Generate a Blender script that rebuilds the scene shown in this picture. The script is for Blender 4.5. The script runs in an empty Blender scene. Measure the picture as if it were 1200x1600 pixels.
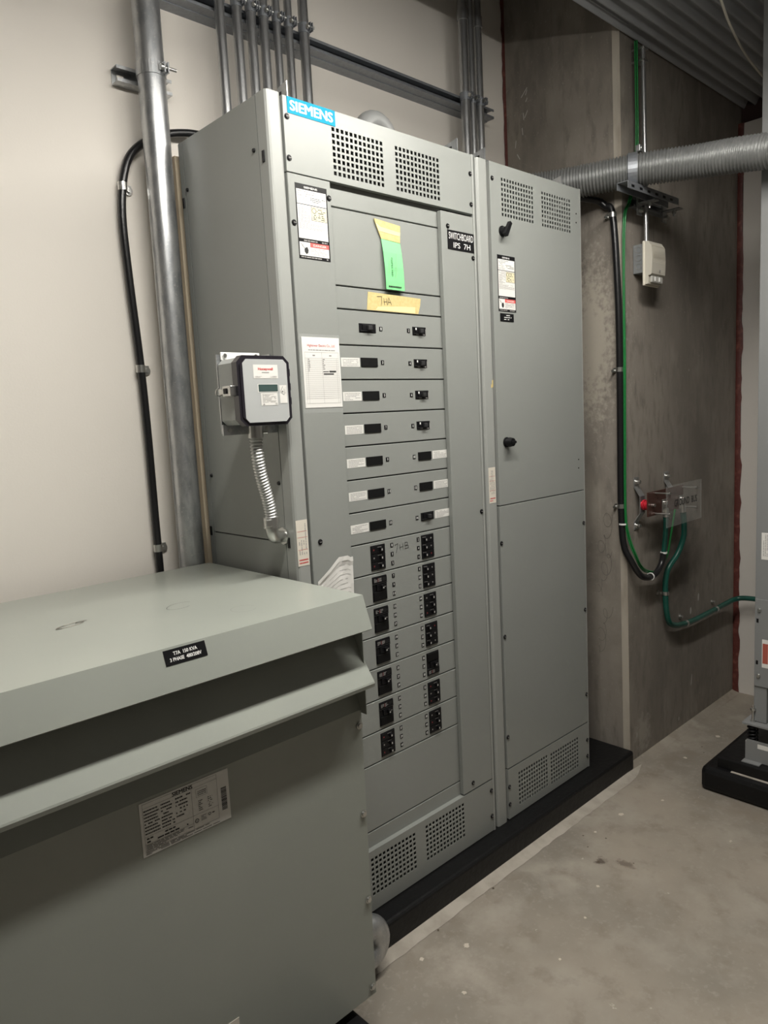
import bpy, bmesh, math, random
from mathutils import Vector, Matrix
random.seed(7)
SC = bpy.context.scene
COL = SC.collection
PI = math.pi

# ------------------------------------------------------------------ camera
cam_d = bpy.data.cameras.new('camera')
cam = bpy.data.objects.new('camera', cam_d)
COL.objects.link(cam)
cam_right = Vector((0.7270838, -0.68459175, -0.05180051))
cam_down = Vector((-0.12565681, -0.05852041, -0.99034627))
cam_fwd = Vector((0.67495149, 0.72657381, -0.12857286))
cm = Matrix((cam_right, -cam_down, -cam_fwd)).transposed().to_4x4()
cm.translation = Vector((-1.11063, -1.54202, 1.47516))
cam.matrix_world = cm
cam_d.sensor_fit = 'VERTICAL'
cam_d.sensor_height = 36.0
cam_d.lens = 1133.84 * 36.0 / 1600.0
cam_d.clip_start = 0.02
SC.camera = cam

# ------------------------------------------------------------------ world, lamps, exposure
wd = bpy.data.worlds.new('world')
SC.world = wd
wd.use_nodes = True
wd.node_tree.nodes['Background'].inputs[0].default_value = (1.0, 0.97, 0.92, 1)
wd.node_tree.nodes['Background'].inputs[1].default_value = 0.02
LAMP_SPOTS = [((0.72, -0.76, 2.64), 21.0), ((-0.32, -0.74, 2.64), 23.0)]
LAMP_COLOR = (1.0, 0.965, 0.90)
SC.view_settings.view_transform = 'Standard'
SC.view_settings.look = 'None'
SC.view_settings.exposure = 0.0
SC.view_settings.gamma = 1.0
SC.view_settings.use_curve_mapping = False

# ------------------------------------------------------------------ materials
MATS = {}
def mat(name, color, rough=0.5, metal=0.0, noise=None, bump=None, emit=None, spec=0.5, trans=0.0, alpha=1.0, coat=0.0):
    m = bpy.data.materials.new(name)
    m.use_nodes = True
    nt = m.node_tree
    b = nt.nodes['Principled BSDF']
    b.inputs['Base Color'].default_value = (*color, 1)
    b.inputs['Roughness'].default_value = rough
    b.inputs['Metallic'].default_value = metal
    b.inputs['Specular IOR Level'].default_value = spec
    b.inputs['Transmission Weight'].default_value = trans
    b.inputs['Alpha'].default_value = alpha
    b.inputs['Coat Weight'].default_value = coat
    tc = nt.nodes.new('ShaderNodeTexCoord')
    geo = nt.nodes.new('ShaderNodeNewGeometry')
    def noise_node(scale, detail=4, stretch=None, rough_=0.55):
        n = nt.nodes.new('ShaderNodeTexNoise')
        n.inputs['Scale'].default_value = scale
        n.inputs['Detail'].default_value = detail
        n.inputs['Roughness'].default_value = rough_
        if stretch:
            mp = nt.nodes.new('ShaderNodeMapping')
            mp.inputs['Scale'].default_value = stretch
            nt.links.new(geo.outputs['Position'], mp.inputs[0])
            nt.links.new(mp.outputs[0], n.inputs['Vector'])
        else:
            nt.links.new(geo.outputs['Position'], n.inputs['Vector'])
        return n
    if noise:
        # noise = list of (scale, color2, lo, hi, stretch)
        cur = None
        for (sc, c2, lo, hi, st) in noise:
            n = noise_node(sc, 5, st)
            r = nt.nodes.new('ShaderNodeMapRange')
            r.inputs['From Min'].default_value = lo
            r.inputs['From Max'].default_value = hi
            nt.links.new(n.outputs['Fac'], r.inputs['Value'])
            mx = nt.nodes.new('ShaderNodeMix')
            mx.data_type = 'RGBA'
            nt.links.new(r.outputs[0], mx.inputs['Factor'])
            if cur is None:
                mx.inputs['A'].default_value = (*color, 1)
            else:
                nt.links.new(cur, mx.inputs['A'])
            mx.inputs['B'].default_value = (*c2, 1)
            cur = mx.outputs['Result']
        nt.links.new(cur, b.inputs['Base Color'])
    if bump:
        # bump = (scale, strength, distance, stretch)
        n = noise_node(bump[0], 4, bump[3] if len(bump) > 3 else None)
        bp = nt.nodes.new('ShaderNodeBump')
        bp.inputs['Strength'].default_value = bump[1]
        bp.inputs['Distance'].default_value = bump[2]
        nt.links.new(n.outputs['Fac'], bp.inputs['Height'])
        nt.links.new(bp.outputs[0], b.inputs['Normal'])
    if emit:
        b.inputs['Emission Color'].default_value = (*emit[0], 1)
        b.inputs['Emission Strength'].default_value = emit[1]
    MATS[name] = m
    return m

mat('paint', (0.27, 0.282, 0.265), 0.36, noise=[(3.0, (0.28, 0.292, 0.275), 0.4, 0.7, None)], bump=(420, 0.03, 0.001))
mat('paint_rail', (0.32, 0.33, 0.312), 0.38)
mat('paint_tr', (0.325, 0.345, 0.31), 0.30, noise=[(2.2, (0.35, 0.37, 0.33), 0.45, 0.7, None)], bump=(350, 0.03, 0.001))
mat('paint_bus', (0.23, 0.235, 0.235), 0.42)
mat('galv', (0.56, 0.57, 0.575), 0.34, 0.82, noise=[(45, (0.40, 0.415, 0.43), 0.4, 0.62, (1, 1, 0.35)), (160, (0.62, 0.62, 0.61), 0.58, 0.7, None)], bump=(120, 0.05, 0.001))
mat('emt', (0.54, 0.545, 0.55), 0.30, 0.88, noise=[(60, (0.41, 0.415, 0.42), 0.4, 0.7, (1, 1, 0.15))])
mat('strut_steel', (0.30, 0.32, 0.345), 0.48, 0.65, noise=[(80, (0.27, 0.28, 0.30), 0.4, 0.65, None)])
mat('zinc', (0.62, 0.62, 0.60), 0.28, 0.95)
mat('flex_steel', (0.58, 0.585, 0.57), 0.38, 0.75, noise=[(40, (0.5, 0.5, 0.49), 0.4, 0.7, None)])
mat('flex_grey', (0.24, 0.245, 0.24), 0.36, 0.45, noise=[(30, (0.20, 0.205, 0.20), 0.4, 0.7, None)])
mat('wall_white', (0.83, 0.785, 0.72), 0.75, noise=[(1.4, (0.805, 0.76, 0.695), 0.4, 0.7, None)], bump=(160, 0.12, 0.002))
mat('drywall_grey', (0.68, 0.645, 0.60), 0.8, bump=(160, 0.1, 0.002))
mat('concrete', (0.272, 0.243, 0.21), 0.8, noise=[
    (1.5, (0.17, 0.151, 0.128), 0.42, 0.64, (1, 1, 0.6)),
    (9, (0.29, 0.262, 0.222), 0.50, 0.72, (1, 1, 0.45)),
    (30, (0.185, 0.164, 0.142), 0.49, 0.69, (1, 1, 0.30)),
    (3.0, (0.33, 0.30, 0.255), 0.58, 0.74, (1, 1, 0.5)),
    (85, (0.35, 0.322, 0.28), 0.62, 0.76, None)], bump=(60, 0.18, 0.003, (1, 1, 0.5)))
mat('concrete_edge', (0.38, 0.345, 0.29), 0.8, noise=[(14, (0.25, 0.22, 0.18), 0.45, 0.7, (1, 1, 0.2))], bump=(60, 0.2, 0.003))
mat('floor', (0.345, 0.303, 0.248), 0.58, noise=[
    (1.6, (0.245, 0.22, 0.183), 0.40, 0.62, None),
    (5.0, (0.39, 0.355, 0.30), 0.50, 0.74, None),
    (11, (0.235, 0.203, 0.163), 0.53, 0.74, None),
    (60, (0.355, 0.318, 0.266), 0.55, 0.8, None),
    (19, (0.52, 0.475, 0.41), 0.725, 0.75, None),
    (13, (0.11, 0.088, 0.066), 0.755, 0.79, None)], bump=(50, 0.1, 0.002))
mat('cement', (0.44, 0.40, 0.345), 0.8, noise=[(12, (0.35, 0.315, 0.265), 0.42, 0.65, None)], bump=(70, 0.2, 0.003))
mat('stain', (0.10, 0.075, 0.05), 0.7)
mat('chip', (0.62, 0.56, 0.48), 0.8)
mat('chalk', (0.52, 0.5, 0.46), 0.85)
mat('pencil', (0.10, 0.09, 0.08), 0.8)
mat('black_pad', (0.006, 0.006, 0.0065), 0.45, spec=0.3, noise=[(60, (0.014, 0.0135, 0.013), 0.6, 0.75, None), (120, (0.14, 0.13, 0.12), 0.74, 0.78, None)], bump=(45, 0.4, 0.004))
mat('black', (0.006, 0.006, 0.007), 0.40, spec=0.3)
mat('black_matte', (0.005, 0.005, 0.005), 0.65, spec=0.2)
mat('dark_grey', (0.025, 0.025, 0.026), 0.5)
mat('black_cable', (0.012, 0.012, 0.013), 0.28, bump=(120, 0.2, 0.002))
mat('green_cable', (0.008, 0.085, 0.062), 0.35, noise=[(18, (0.006, 0.06, 0.045), 0.4, 0.65, None)])
mat('green_wire', (0.012, 0.17, 0.04), 0.35)
mat('white_ink', (0.82, 0.82, 0.80), 0.5)
mat('sticker_white', (0.80, 0.79, 0.75), 0.45)
mat('paper', (0.80, 0.79, 0.755), 0.6)
mat('paper_cream', (0.72, 0.67, 0.58), 0.6)
mat('ink', (0.02, 0.02, 0.02), 0.6)
mat('ink_grey', (0.30, 0.29, 0.28), 0.6)
mat('print_grey', (0.50, 0.49, 0.47), 0.6)
mat('red_ink', (0.55, 0.05, 0.05), 0.6)
mat('dull_red', (0.22, 0.03, 0.035), 0.6)
mat('red_band', (0.72, 0.12, 0.11), 0.5)
mat('rust_red', (0.42, 0.10, 0.07), 0.5)
mat('red_insul', (0.52, 0.018, 0.035), 0.35)
mat('yellow_patch', (0.76, 0.70, 0.48), 0.5)
mat('logo_blue', (0.0, 0.29, 0.46), 0.6, spec=0.25)
mat('tag_green', (0.22, 0.72, 0.28), 0.55)
mat('tape_tan', (0.66, 0.54, 0.25), 0.55, noise=[(120, (0.60, 0.47, 0.2), 0.4, 0.65, None)], bump=(200, 0.2, 0.001))
mat('tape_pale', (0.80, 0.70, 0.38), 0.55, bump=(200, 0.2, 0.001))
mat('copper', (0.12, 0.055, 0.042), 0.4, 0.6)
mat('acrylic', (0.80, 0.82, 0.80), 0.05, 0.0, alpha=0.10, spec=0.8)
mat('sealant', (0.11, 0.026, 0.02), 0.55, noise=[(35, (0.22, 0.075, 0.055), 0.52, 0.72, None)], bump=(60, 0.5, 0.005))
mat('brown_gap', (0.06, 0.035, 0.03), 0.8)
mat('deck', (0.42, 0.43, 0.445), 0.5, 0.2, noise=[(5, (0.37, 0.38, 0.395), 0.4, 0.7, (0.2, 1, 1))])
mat('plywood', (0.62, 0.53, 0.39), 0.7, noise=[(30, (0.55, 0.45, 0.32), 0.4, 0.7, (1, 1, 0.05))])
mat('meter_grey', (0.36, 0.372, 0.358), 0.45)
mat('meter_face', (0.46, 0.475, 0.47), 0.4)
mat('meter_window', (0.022, 0.020, 0.026), 0.12, spec=0.6, coat=0.3)
mat('lcd', (0.055, 0.09, 0.085), 0.2)
mat('plastic_cream', (0.70, 0.66, 0.56), 0.45)
mat('plastic_beige', (0.55, 0.52, 0.45), 0.45)
mat('lens_grey', (0.55, 0.54, 0.50), 0.15, alpha=0.85)
mat('box_grey', (0.33, 0.35, 0.365), 0.42, 0.6)
mat('conduit_grey', (0.30, 0.305, 0.30), 0.5, 0.2)
mat('rubber_grey', (0.30, 0.30, 0.29), 0.5)
mat('cable_white', (0.62, 0.58, 0.50), 0.5)
mat('room_dark', (0.30, 0.29, 0.275), 0.8)  # unseen walls and upper slab, coloured dark to cut bounce light
mat('lamp_housing', (0.75, 0.74, 0.72), 0.4)
mat('lamp_tube', (1, 0.95, 0.86), 0.4, emit=((1.0, 0.965, 0.90), 62.0))

def patch(name, centre, size, color, nscale, amount, soft=0.5):
    """a stain with a ragged outline at a place of its own, mixed over the material's colour"""
    nt = MATS[name].node_tree
    b = nt.nodes['Principled BSDF']
    src = b.inputs['Base Color'].links[0].from_socket
    geo = nt.nodes.new('ShaderNodeNewGeometry')
    sub = nt.nodes.new('ShaderNodeVectorMath'); sub.operation = 'SUBTRACT'; sub.inputs[1].default_value = centre
    div = nt.nodes.new('ShaderNodeVectorMath'); div.operation = 'DIVIDE'; div.inputs[1].default_value = size
    ln = nt.nodes.new('ShaderNodeVectorMath'); ln.operation = 'LENGTH'
    nt.links.new(geo.outputs['Position'], sub.inputs[0]); nt.links.new(sub.outputs[0], div.inputs[0]); nt.links.new(div.outputs[0], ln.inputs[0])
    nz = nt.nodes.new('ShaderNodeTexNoise'); nz.inputs['Scale'].default_value = nscale; nz.inputs['Detail'].default_value = 6; nz.inputs['Roughness'].default_value = 0.65
    nt.links.new(geo.outputs['Position'], nz.inputs['Vector'])
    ad = nt.nodes.new('ShaderNodeMath'); ad.operation = 'MULTIPLY_ADD'; ad.inputs[1].default_value = 2.4
    nt.links.new(nz.outputs['Fac'], ad.inputs[0]); nt.links.new(ln.outputs['Value'], ad.inputs[2])
    mr = nt.nodes.new('ShaderNodeMapRange'); mr.inputs['From Min'].default_value = 2.1; mr.inputs['From Max'].default_value = 2.1 - soft; mr.inputs['To Max'].default_value = amount
    nt.links.new(ad.outputs[0], mr.inputs['Value'])
    mx = nt.nodes.new('ShaderNodeMix'); mx.data_type = 'RGBA'
    nt.links.new(mr.outputs[0], mx.inputs['Factor']); nt.links.new(src, mx.inputs['A']); mx.inputs['B'].default_value = (*color, 1)
    nt.links.new(mx.outputs['Result'], b.inputs['Base Color'])
patch('floor', (0.985, -0.296, -0.09), (0.030, 0.024, 1), (0.085, 0.065, 0.05), 55, 0.9, 0.5)
patch('floor', (1.03, -0.365, -0.09), (0.022, 0.045, 1), (0.13, 0.10, 0.08), 50, 0.75, 0.5)
patch('floor', (0.55, -0.20, -0.09), (0.16, 0.07, 1), (0.42, 0.385, 0.33), 16, 0.6, 0.8)
patch('floor', (0.28, -0.26, -0.09), (0.10, 0.16, 1), (0.45, 0.41, 0.35), 14, 0.6, 0.8)
patch('floor', (1.85, -0.16, -0.09), (0.30, 0.07, 1), (0.21, 0.18, 0.145), 14, 0.6, 0.9)
patch('floor', (1.62, -0.52, -0.09), (0.07, 0.30, 1), (0.22, 0.18, 0.14), 14, 0.55, 0.9)
patch('concrete', (2.13, -0.035, 0.78), (0.26, 0.2, 0.28), (0.085, 0.076, 0.066), 9, 0.9, 1.0)
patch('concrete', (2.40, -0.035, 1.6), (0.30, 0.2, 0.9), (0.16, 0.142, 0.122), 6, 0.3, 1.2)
patch('concrete', (1.665, 0.10, 1.75), (0.2, 0.14, 0.42), (0.46, 0.42, 0.35), 42, 0.75, 0.5)
patch('concrete', (1.665, 0.06, 0.55), (0.2, 0.20, 0.75), (0.33, 0.30, 0.255), 8, 0.75, 1.2)
patch('concrete', (1.80, -0.035, 0.02), (0.10, 0.2, 0.12), (0.40, 0.37, 0.32), 30, 0.7, 0.6)

# ------------------------------------------------------------------ mesh builder
class Frame:
    """a flat local frame: origin, u, v and outward normal"""
    def __init__(s, o, u, v):
        s.o = Vector(o); s.u = Vector(u).normalized(); s.v = Vector(v).normalized(); s.n = s.u.cross(s.v)
    def p(s, u, v, n=0.0):
        return s.o + s.u * u + s.v * v + s.n * n
def front(y=0.0):          # faces the aisle (-y): u = x, v = z
    return Frame((0, y, 0), (1, 0, 0), (0, 0, 1))
def side(x=0.0):           # faces -x: u = -y, v = z
    return Frame((x, 0, 0), (0, -1, 0), (0, 0, 1))
def up(z=0.0):
    return Frame((0, 0, z), (1, 0, 0), (0, 1, 0))

FONT_CACHE = {}
def text_geo(body, bold):
    key = (body, bold)
    if key not in FONT_CACHE:
        cu = bpy.data.curves.new('lettering', 'FONT')
        cu.body = body
        cu.size = 1.0
        cu.offset = bold
        cu.resolution_u = 3
        o = bpy.data.objects.new('lettering', cu)
        COL.objects.link(o)
        bpy.context.view_layer.update()
        dg = bpy.context.evaluated_depsgraph_get()
        me = bpy.data.meshes.new_from_object(o.evaluated_get(dg))
        vs = [(v.co.x, v.co.y) for v in me.vertices]
        fs = [tuple(p.vertices) for p in me.polygons]
        bpy.data.objects.remove(o)
        bpy.data.meshes.remove(me)
        bpy.data.curves.remove(cu)
        xs = [v[0] for v in vs]; ys = [v[1] for v in vs]
        FONT_CACHE[key] = (vs, fs, min(xs), max(xs), min(ys), max(ys))
    return FONT_CACHE[key]

ORIGIN = {}
class MB:
    def __init__(s):
        s.v = []; s.f = []; s.m = []; s.sm = []
    def add(s, vs, fs, m, smooth=False):
        b = len(s.v)
        s.v += [Vector(v) for v in vs]
        for f in fs:
            s.f.append(tuple(i + b for i in f)); s.m.append(m); s.sm.append(smooth)
        return s
    def from_bm(s, bm, m, smooth=False):
        bm.verts.index_update()
        s.add([v.co.copy() for v in bm.verts], [tuple(v.index for v in f.verts) for f in bm.faces], m, smooth)
        bm.free()
        return s
    def box(s, x0, x1, y0, y1, z0, z1, m, bevel=0.0, seg=2):
        bm = bmesh.new()
        bmesh.ops.create_cube(bm, size=1.0)
        for v in bm.verts:
            v.co = Vector(((x0 + x1) / 2 + v.co.x * (x1 - x0), (y0 + y1) / 2 + v.co.y * (y1 - y0), (z0 + z1) / 2 + v.co.z * (z1 - z0)))
        if bevel > 0:
            bmesh.ops.bevel(bm, geom=list(bm.edges), offset=bevel, segments=seg, affect='EDGES', profile=0.5)
        return s.from_bm(bm, m)
    def fbox(s, fr, u0, u1, v0, v1, n0, n1, m, bevel=0.0):
        """box in a frame"""
        bm = bmesh.new()
        bmesh.ops.create_cube(bm, size=1.0)
        for v in bm.verts:
            v.co = Vector(((u0 + u1) / 2 + v.co.x * (u1 - u0), (v0 + v1) / 2 + v.co.y * (v1 - v0), (n0 + n1) / 2 + v.co.z * (n1 - n0)))
        if bevel > 0:
            bmesh.ops.bevel(bm, geom=list(bm.edges), offset=bevel, segments=2, affect='EDGES', profile=0.5)
        for v in bm.verts:
            v.co = fr.p(*v.co)
        return s.from_bm(bm, m)
    def rect(s, fr, u0, u1, v0, v1, n, m):
        return s.add([fr.p(u0, v0, n), fr.p(u1, v0, n), fr.p(u1, v1, n), fr.p(u0, v1, n)], [(0, 1, 2, 3)], m)
    def poly(s, fr, pts, n0, n1, m):
        """extruded polygon in a frame"""
        k = len(pts)
        vs = [fr.p(u, v, n0) for u, v in pts] + [fr.p(u, v, n1) for u, v in pts]
        fs = [tuple(range(k - 1, -1, -1)), tuple(range(k, 2 * k))]
        fs += [(i, (i + 1) % k, k + (i + 1) % k, k + i) for i in range(k)]
        return s.add(vs, fs, m)
    def sheet(s, pts, t, axis, a0, a1, m):
        """bent sheet: open polyline pts (2-D) of thickness t extruded along an axis"""
        n = len(pts); out = []
        nm = []
        for i in range(n - 1):
            dx = pts[i + 1][0] - pts[i][0]; dy = pts[i + 1][1] - pts[i][1]; L = math.hypot(dx, dy)
            nm.append((-dy / L, dx / L))
        for i in range(n):
            if i == 0: nx, ny = nm[0]
            elif i == n - 1: nx, ny = nm[-1]
            else:
                nx = nm[i - 1][0] + nm[i][0]; ny = nm[i - 1][1] + nm[i][1]
                d = nx * nm[i][0] + ny * nm[i][1]
                nx /= d; ny /= d
            out.append((pts[i][0] + nx * t, pts[i][1] + ny * t))
        def P(a, q):
            if axis == 'x': return (a, q[0], q[1])
            if axis == 'y': return (q[0], a, q[1])
            return (q[0], q[1], a)
        vs = [P(a0, q) for q in pts] + [P(a0, q) for q in out] + [P(a1, q) for q in pts] + [P(a1, q) for q in out]
        fs = []
        for i in range(n - 1):
            fs.append((i, i + 1, 2 * n + i + 1, 2 * n + i))
            fs.append((n + i + 1, n + i, 3 * n + i, 3 * n + i + 1))
            fs.append((i + 1, i, n + i, n + i + 1))
            fs.append((2 * n + i, 2 * n + i + 1, 3 * n + i + 1, 3 * n + i))
        fs.append((0, 2 * n, 3 * n, n))
        fs.append((n - 1, 2 * n - 1, 4 * n - 1, 3 * n - 1))
        return s.add(vs, fs, m)
    def cyl(s, p0, p1, r, m, n=16, r1=None, smooth=True, caps=True):
        p0 = Vector(p0); p1 = Vector(p1); d = (p1 - p0).normalized()
        a = d.orthogonal().normalized(); b = d.cross(a)
        r1 = r if r1 is None else r1
        vs = []
        for p, rr in ((p0, r), (p1, r1)):
            for i in range(n):
                t = 2 * PI * i / n
                vs.append(p + a * (math.cos(t) * rr) + b * (math.sin(t) * rr))
        s.add(vs, [(i, (i + 1) % n, n + (i + 1) % n, n + i) for i in range(n)], m, smooth)
        if caps:
            s.add(vs[:n], [tuple(range(n - 1, -1, -1))], m)
            s.add(vs[n:], [tuple(range(n))], m)
        return s
    def ring(s, c, ax, ri, ro, h, m, n=24):
        c = Vector(c); d = Vector(ax).normalized(); a = d.orthogonal().normalized(); b = d.cross(a)
        vs = []
        for (rr, hh) in ((ri, -h / 2), (ro, -h / 2), (ro, h / 2), (ri, h / 2)):
            for i in range(n):
                t = 2 * PI * i / n
                vs.append(c + d * hh + a * (math.cos(t) * rr) + b * (math.sin(t) * rr))
        fs = []
        for k in range(4):
            k2 = (k + 1) % 4
            fs += [(k * n + i, k * n + (i + 1) % n, k2 * n + (i + 1) % n, k2 * n + i) for i in range(n)]
        return s.add(vs, fs, m, False)
    def tube(s, path, r, m, n=10, smooth=True):
        """r = radius or function of arc length"""
        P = [Vector(p) for p in path]
        T = []
        for i in range(len(P)):
            T.append((P[min(i + 1, len(P) - 1)] - P[max(i - 1, 0)]).normalized())
        a = T[0].orthogonal().normalized()
        L = 0; vs = []
        for i, p in enumerate(P):
            if i:
                L += (p - P[i - 1]).length
                a = (a - T[i] * a.dot(T[i])).normalized()
            b = T[i].cross(a)
            rr = r(L) if callable(r) else r
            for k in range(n):
                t = 2 * PI * k / n
                vs.append(p + a * (math.cos(t) * rr) + b * (math.sin(t) * rr))
        fs = []
        for i in range(len(P) - 1):
            fs += [(i * n + k, i * n + (k + 1) % n, (i + 1) * n + (k + 1) % n, (i + 1) * n + k) for k in range(n)]
        s.add(vs, fs, m, smooth)
        e = (len(P) - 1) * n
        s.add(vs[:n], [tuple(range(n - 1, -1, -1))], m)
        s.add(vs[e:], [tuple(range(n))], m)
        return s
    def text(s, fr, body, uc, vc, w, h, m, n=0.0006, bold=0.0, rot=0.0, heavy=0.0):
        if heavy:                                  # thicker strokes: the same word laid over itself with small shifts
            for i in range(8):
                a = 2 * PI * i / 8
                s.text(fr, body, uc + heavy * math.cos(a), vc + 0.6 * heavy * math.sin(a), w - 2 * heavy, h - 1.2 * heavy, m, n + 0.00001 * i)
            bold = 0.0; w -= 2 * heavy; h -= 1.2 * heavy
        vs, fs, x0, x1, y0, y1 = text_geo(body, bold)
        sx = w / (x1 - x0); sy = h / (y1 - y0)
        c, sn = math.cos(rot), math.sin(rot)
        out = []
        for x, y in vs:
            a = (x - (x0 + x1) / 2) * sx; b = (y - (y0 + y1) / 2) * sy
            out.append(fr.p(uc + a * c - b * sn, vc + a * sn + b * c, n))
        return s.add(out, fs, m)
    def lines(s, fr, u0, u1, v0, v1, rows, m, seed=0, fill=0.85, n=0.0006, th=0.36, vertical=False):
        """rows of unreadably small print, as broken dashes"""
        rnd = random.Random(seed)
        step = (v1 - v0) / rows
        for i in range(rows):
            vm = v1 - (i + 0.5) * step
            u = u0; end = u0 + (u1 - u0) * (1.0 if rnd.random() < 0.6 else rnd.uniform(0.4, 0.95))
            while u < end:
                w = (u1 - u0) * rnd.uniform(0.05, 0.16)
                e = min(u + w, end)
                if rnd.random() < fill:
                    if vertical: s.rect(fr, vm - step * th / 2, vm + step * th / 2, u, e, n, m)
                    else: s.rect(fr, u, e, vm - step * th / 2, vm + step * th / 2, n, m)
                u = e + (u1 - u0) * 0.018
        return s
    def frame_lines(s, fr, u0, u1, v0, v1, t, m, n=0.0006):
        s.rect(fr, u0, u1, v1 - t, v1, n, m); s.rect(fr, u0, u1, v0, v0 + t, n, m)
        s.rect(fr, u0, u0 + t, v0, v1, n, m); s.rect(fr, u1 - t, u1, v0, v1, n, m)
        return s
    def stroke(s, fr, pts, w, m, n=0.0008):
        for (a, b) in zip(pts[:-1], pts[1:]):
            d = Vector((b[0] - a[0], b[1] - a[1]))
            if d.length < 1e-9: continue
            d.normalize(); q = Vector((-d.y, d.x)) * w / 2; e = d * w / 2
            s.add([fr.p(a[0] - e.x + q.x, a[1] - e.y + q.y, n), fr.p(a[0] - e.x - q.x, a[1] - e.y - q.y, n),
                   fr.p(b[0] + e.x - q.x, b[1] + e.y - q.y, n), fr.p(b[0] + e.x + q.x, b[1] + e.y + q.y, n)], [(0, 1, 2, 3)], m)
        return s
    def plate_holes(s, fr, u0, u1, v0, v1, t, grids, m):
        """sheet with square holes; grids = list of (ua, ub, va, vb, cols, rows, open_fraction)"""
        us = {round(u0, 5), round(u1, 5)}; vs_ = {round(v0, 5), round(v1, 5)}
        holes = []
        for (a, b, c, d, nc, nr, op) in grids:
            pu = (b - a) / (nc - 1 + op); pv = (d - c) / (nr - 1 + op)
            hu = [(round(a + i * pu, 5), round(a + i * pu + pu * op, 5)) for i in range(nc)]
            hv = [(round(c + j * pv, 5), round(c + j * pv + pv * op, 5)) for j in range(nr)]
            for q in hu: us.update(q)
            for q in hv: vs_.update(q)
            holes += [(x[0], x[1], y[0], y[1]) for x in hu for y in hv]
        U = sorted(us); V = sorted(vs_)
        hs = set()
        for (a, b, c, d) in holes:
            for i in range(len(U) - 1):
                if U[i] >= a - 1e-6 and U[i + 1] <= b + 1e-6:
                    for j in range(len(V) - 1):
                        if V[j] >= c - 1e-6 and V[j + 1] <= d + 1e-6: hs.add((i, j))
        nu = len(U); nv = len(V)
        pts = [fr.p(u, v, 0) for v in V for u in U] + [fr.p(u, v, -t) for v in V for u in U]
        K = nu * nv
        fs = []
        I = lambda i, j: j * nu + i
        for i in range(nu - 1):
            for j in range(nv - 1):
                if (i, j) in hs: continue
                a, b, c, d = I(i, j), I(i + 1, j), I(i + 1, j + 1), I(i, j + 1)
                fs.append((a, b, c, d)); fs.append((K + d, K + c, K + b, K + a))
                for (di, dj, e) in ((-1, 0, (d, a)), (1, 0, (b, c)), (0, -1, (a, b)), (0, 1, (c, d))):
                    ii, jj = i + di, j + dj
                    if ii < 0 or jj < 0 or ii >= nu - 1 or jj >= nv - 1 or (ii, jj) in hs:
                        fs.append((e[1], e[0], K + e[0], K + e[1]))
        return s.add(pts, fs, m)
    def build(s, name, parent=None, loc=None, fix=True, weld=False):
        names = []
        for m in s.m:
            if m not in names: names.append(m)
        wo = Vector(loc) if loc is not None else (ORIGIN[parent.name] if parent else Vector((0, 0, 0)))
        me = bpy.data.meshes.new(name)
        me.from_pydata([tuple(v - wo) for v in s.v], [], s.f)
        for m in names: me.materials.append(MATS[m])
        for i, p in enumerate(me.polygons):
            p.material_index = names.index(s.m[i]); p.use_smooth = s.sm[i]
        if fix:
            bm = bmesh.new(); bm.from_mesh(me)
            if weld: bmesh.ops.remove_doubles(bm, verts=bm.verts, dist=1e-6)
            bmesh.ops.recalc_face_normals(bm, faces=bm.faces)
            bm.to_mesh(me); bm.free()
        me.update()
        o = bpy.data.objects.new(name, me)
        COL.objects.link(o)
        if parent:
            o.parent = parent
            o.location = wo - ORIGIN[parent.name]
        else:
            o.location = wo
        ORIGIN[o.name] = wo
        return o

def thing(name, label, cat, loc=(0, 0, 0), group=None):
    o = bpy.data.objects.new(name, None)
    o.empty_display_size = 0.05
    COL.objects.link(o); o.location = loc
    ORIGIN[o.name] = Vector(loc)
    o['label'] = label; o['category'] = cat
    if group: o['group'] = group
    return o
def tag(o, label, cat, group=None):
    o['label'] = label; o['category'] = cat
    if group: o['group'] = group
    return o
def struct(o, label=None):
    o['kind'] = 'structure'
    if label: o['label'] = label
    return o
def put(src, loc, parent, label=None):
    """a copy of a part (with its sub-parts) moved to a world location under parent"""
    c = src.copy(); COL.objects.link(c)
    c.parent = parent; c.location = Vector(loc) - ORIGIN[parent.name]
    ORIGIN[c.name] = Vector(loc)
    if label: c['label'] = label
    for ch in src.children:
        d = ch.copy(); COL.objects.link(d); d.parent = c
    return c
def smooth_path(pts, per=8):
    """Catmull-Rom through the points"""
    P = [Vector(p) for p in pts]
    P = [P[0] * 2 - P[1]] + P + [P[-1] * 2 - P[-2]]
    out = []
    for i in range(1, len(P) - 2):
        p0, p1, p2, p3 = P[i - 1:i + 3]
        for k in range(per):
            t = k / per
            out.append(0.5 * ((2 * p1) + (p2 - p0) * t + (2 * p0 - 5 * p1 + 4 * p2 - p3) * t * t + (3 * p1 - p0 - 3 * p2 + p3) * t ** 3))
    out.append(P[-2])
    return out
def resample(path, step):
    P = [Vector(p) for p in path]; out = [P[0]]; need = step
    for a, b in zip(P[:-1], P[1:]):
        L = (b - a).length; d = need
        while d <= L:
            out.append(a.lerp(b, d / L)); d += step
        need = d - L
    return out

# ================================================================== THE SETTING
ZF = -0.09                      # floor; the housekeeping pad top is z = 0
YW = 0.55                       # drywall behind the switchboard
YC = -0.035                     # face of the concrete wall
ZD = 2.887                      # underside of the ribbed deck
XR = 2.80                       # right wall
XL, YB = -3.4, -3.6             # left wall, wall behind the camera
def cx(z): return 1.683 - 0.0125 * (z + 0.09)     # the concrete corner leans a little

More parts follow.
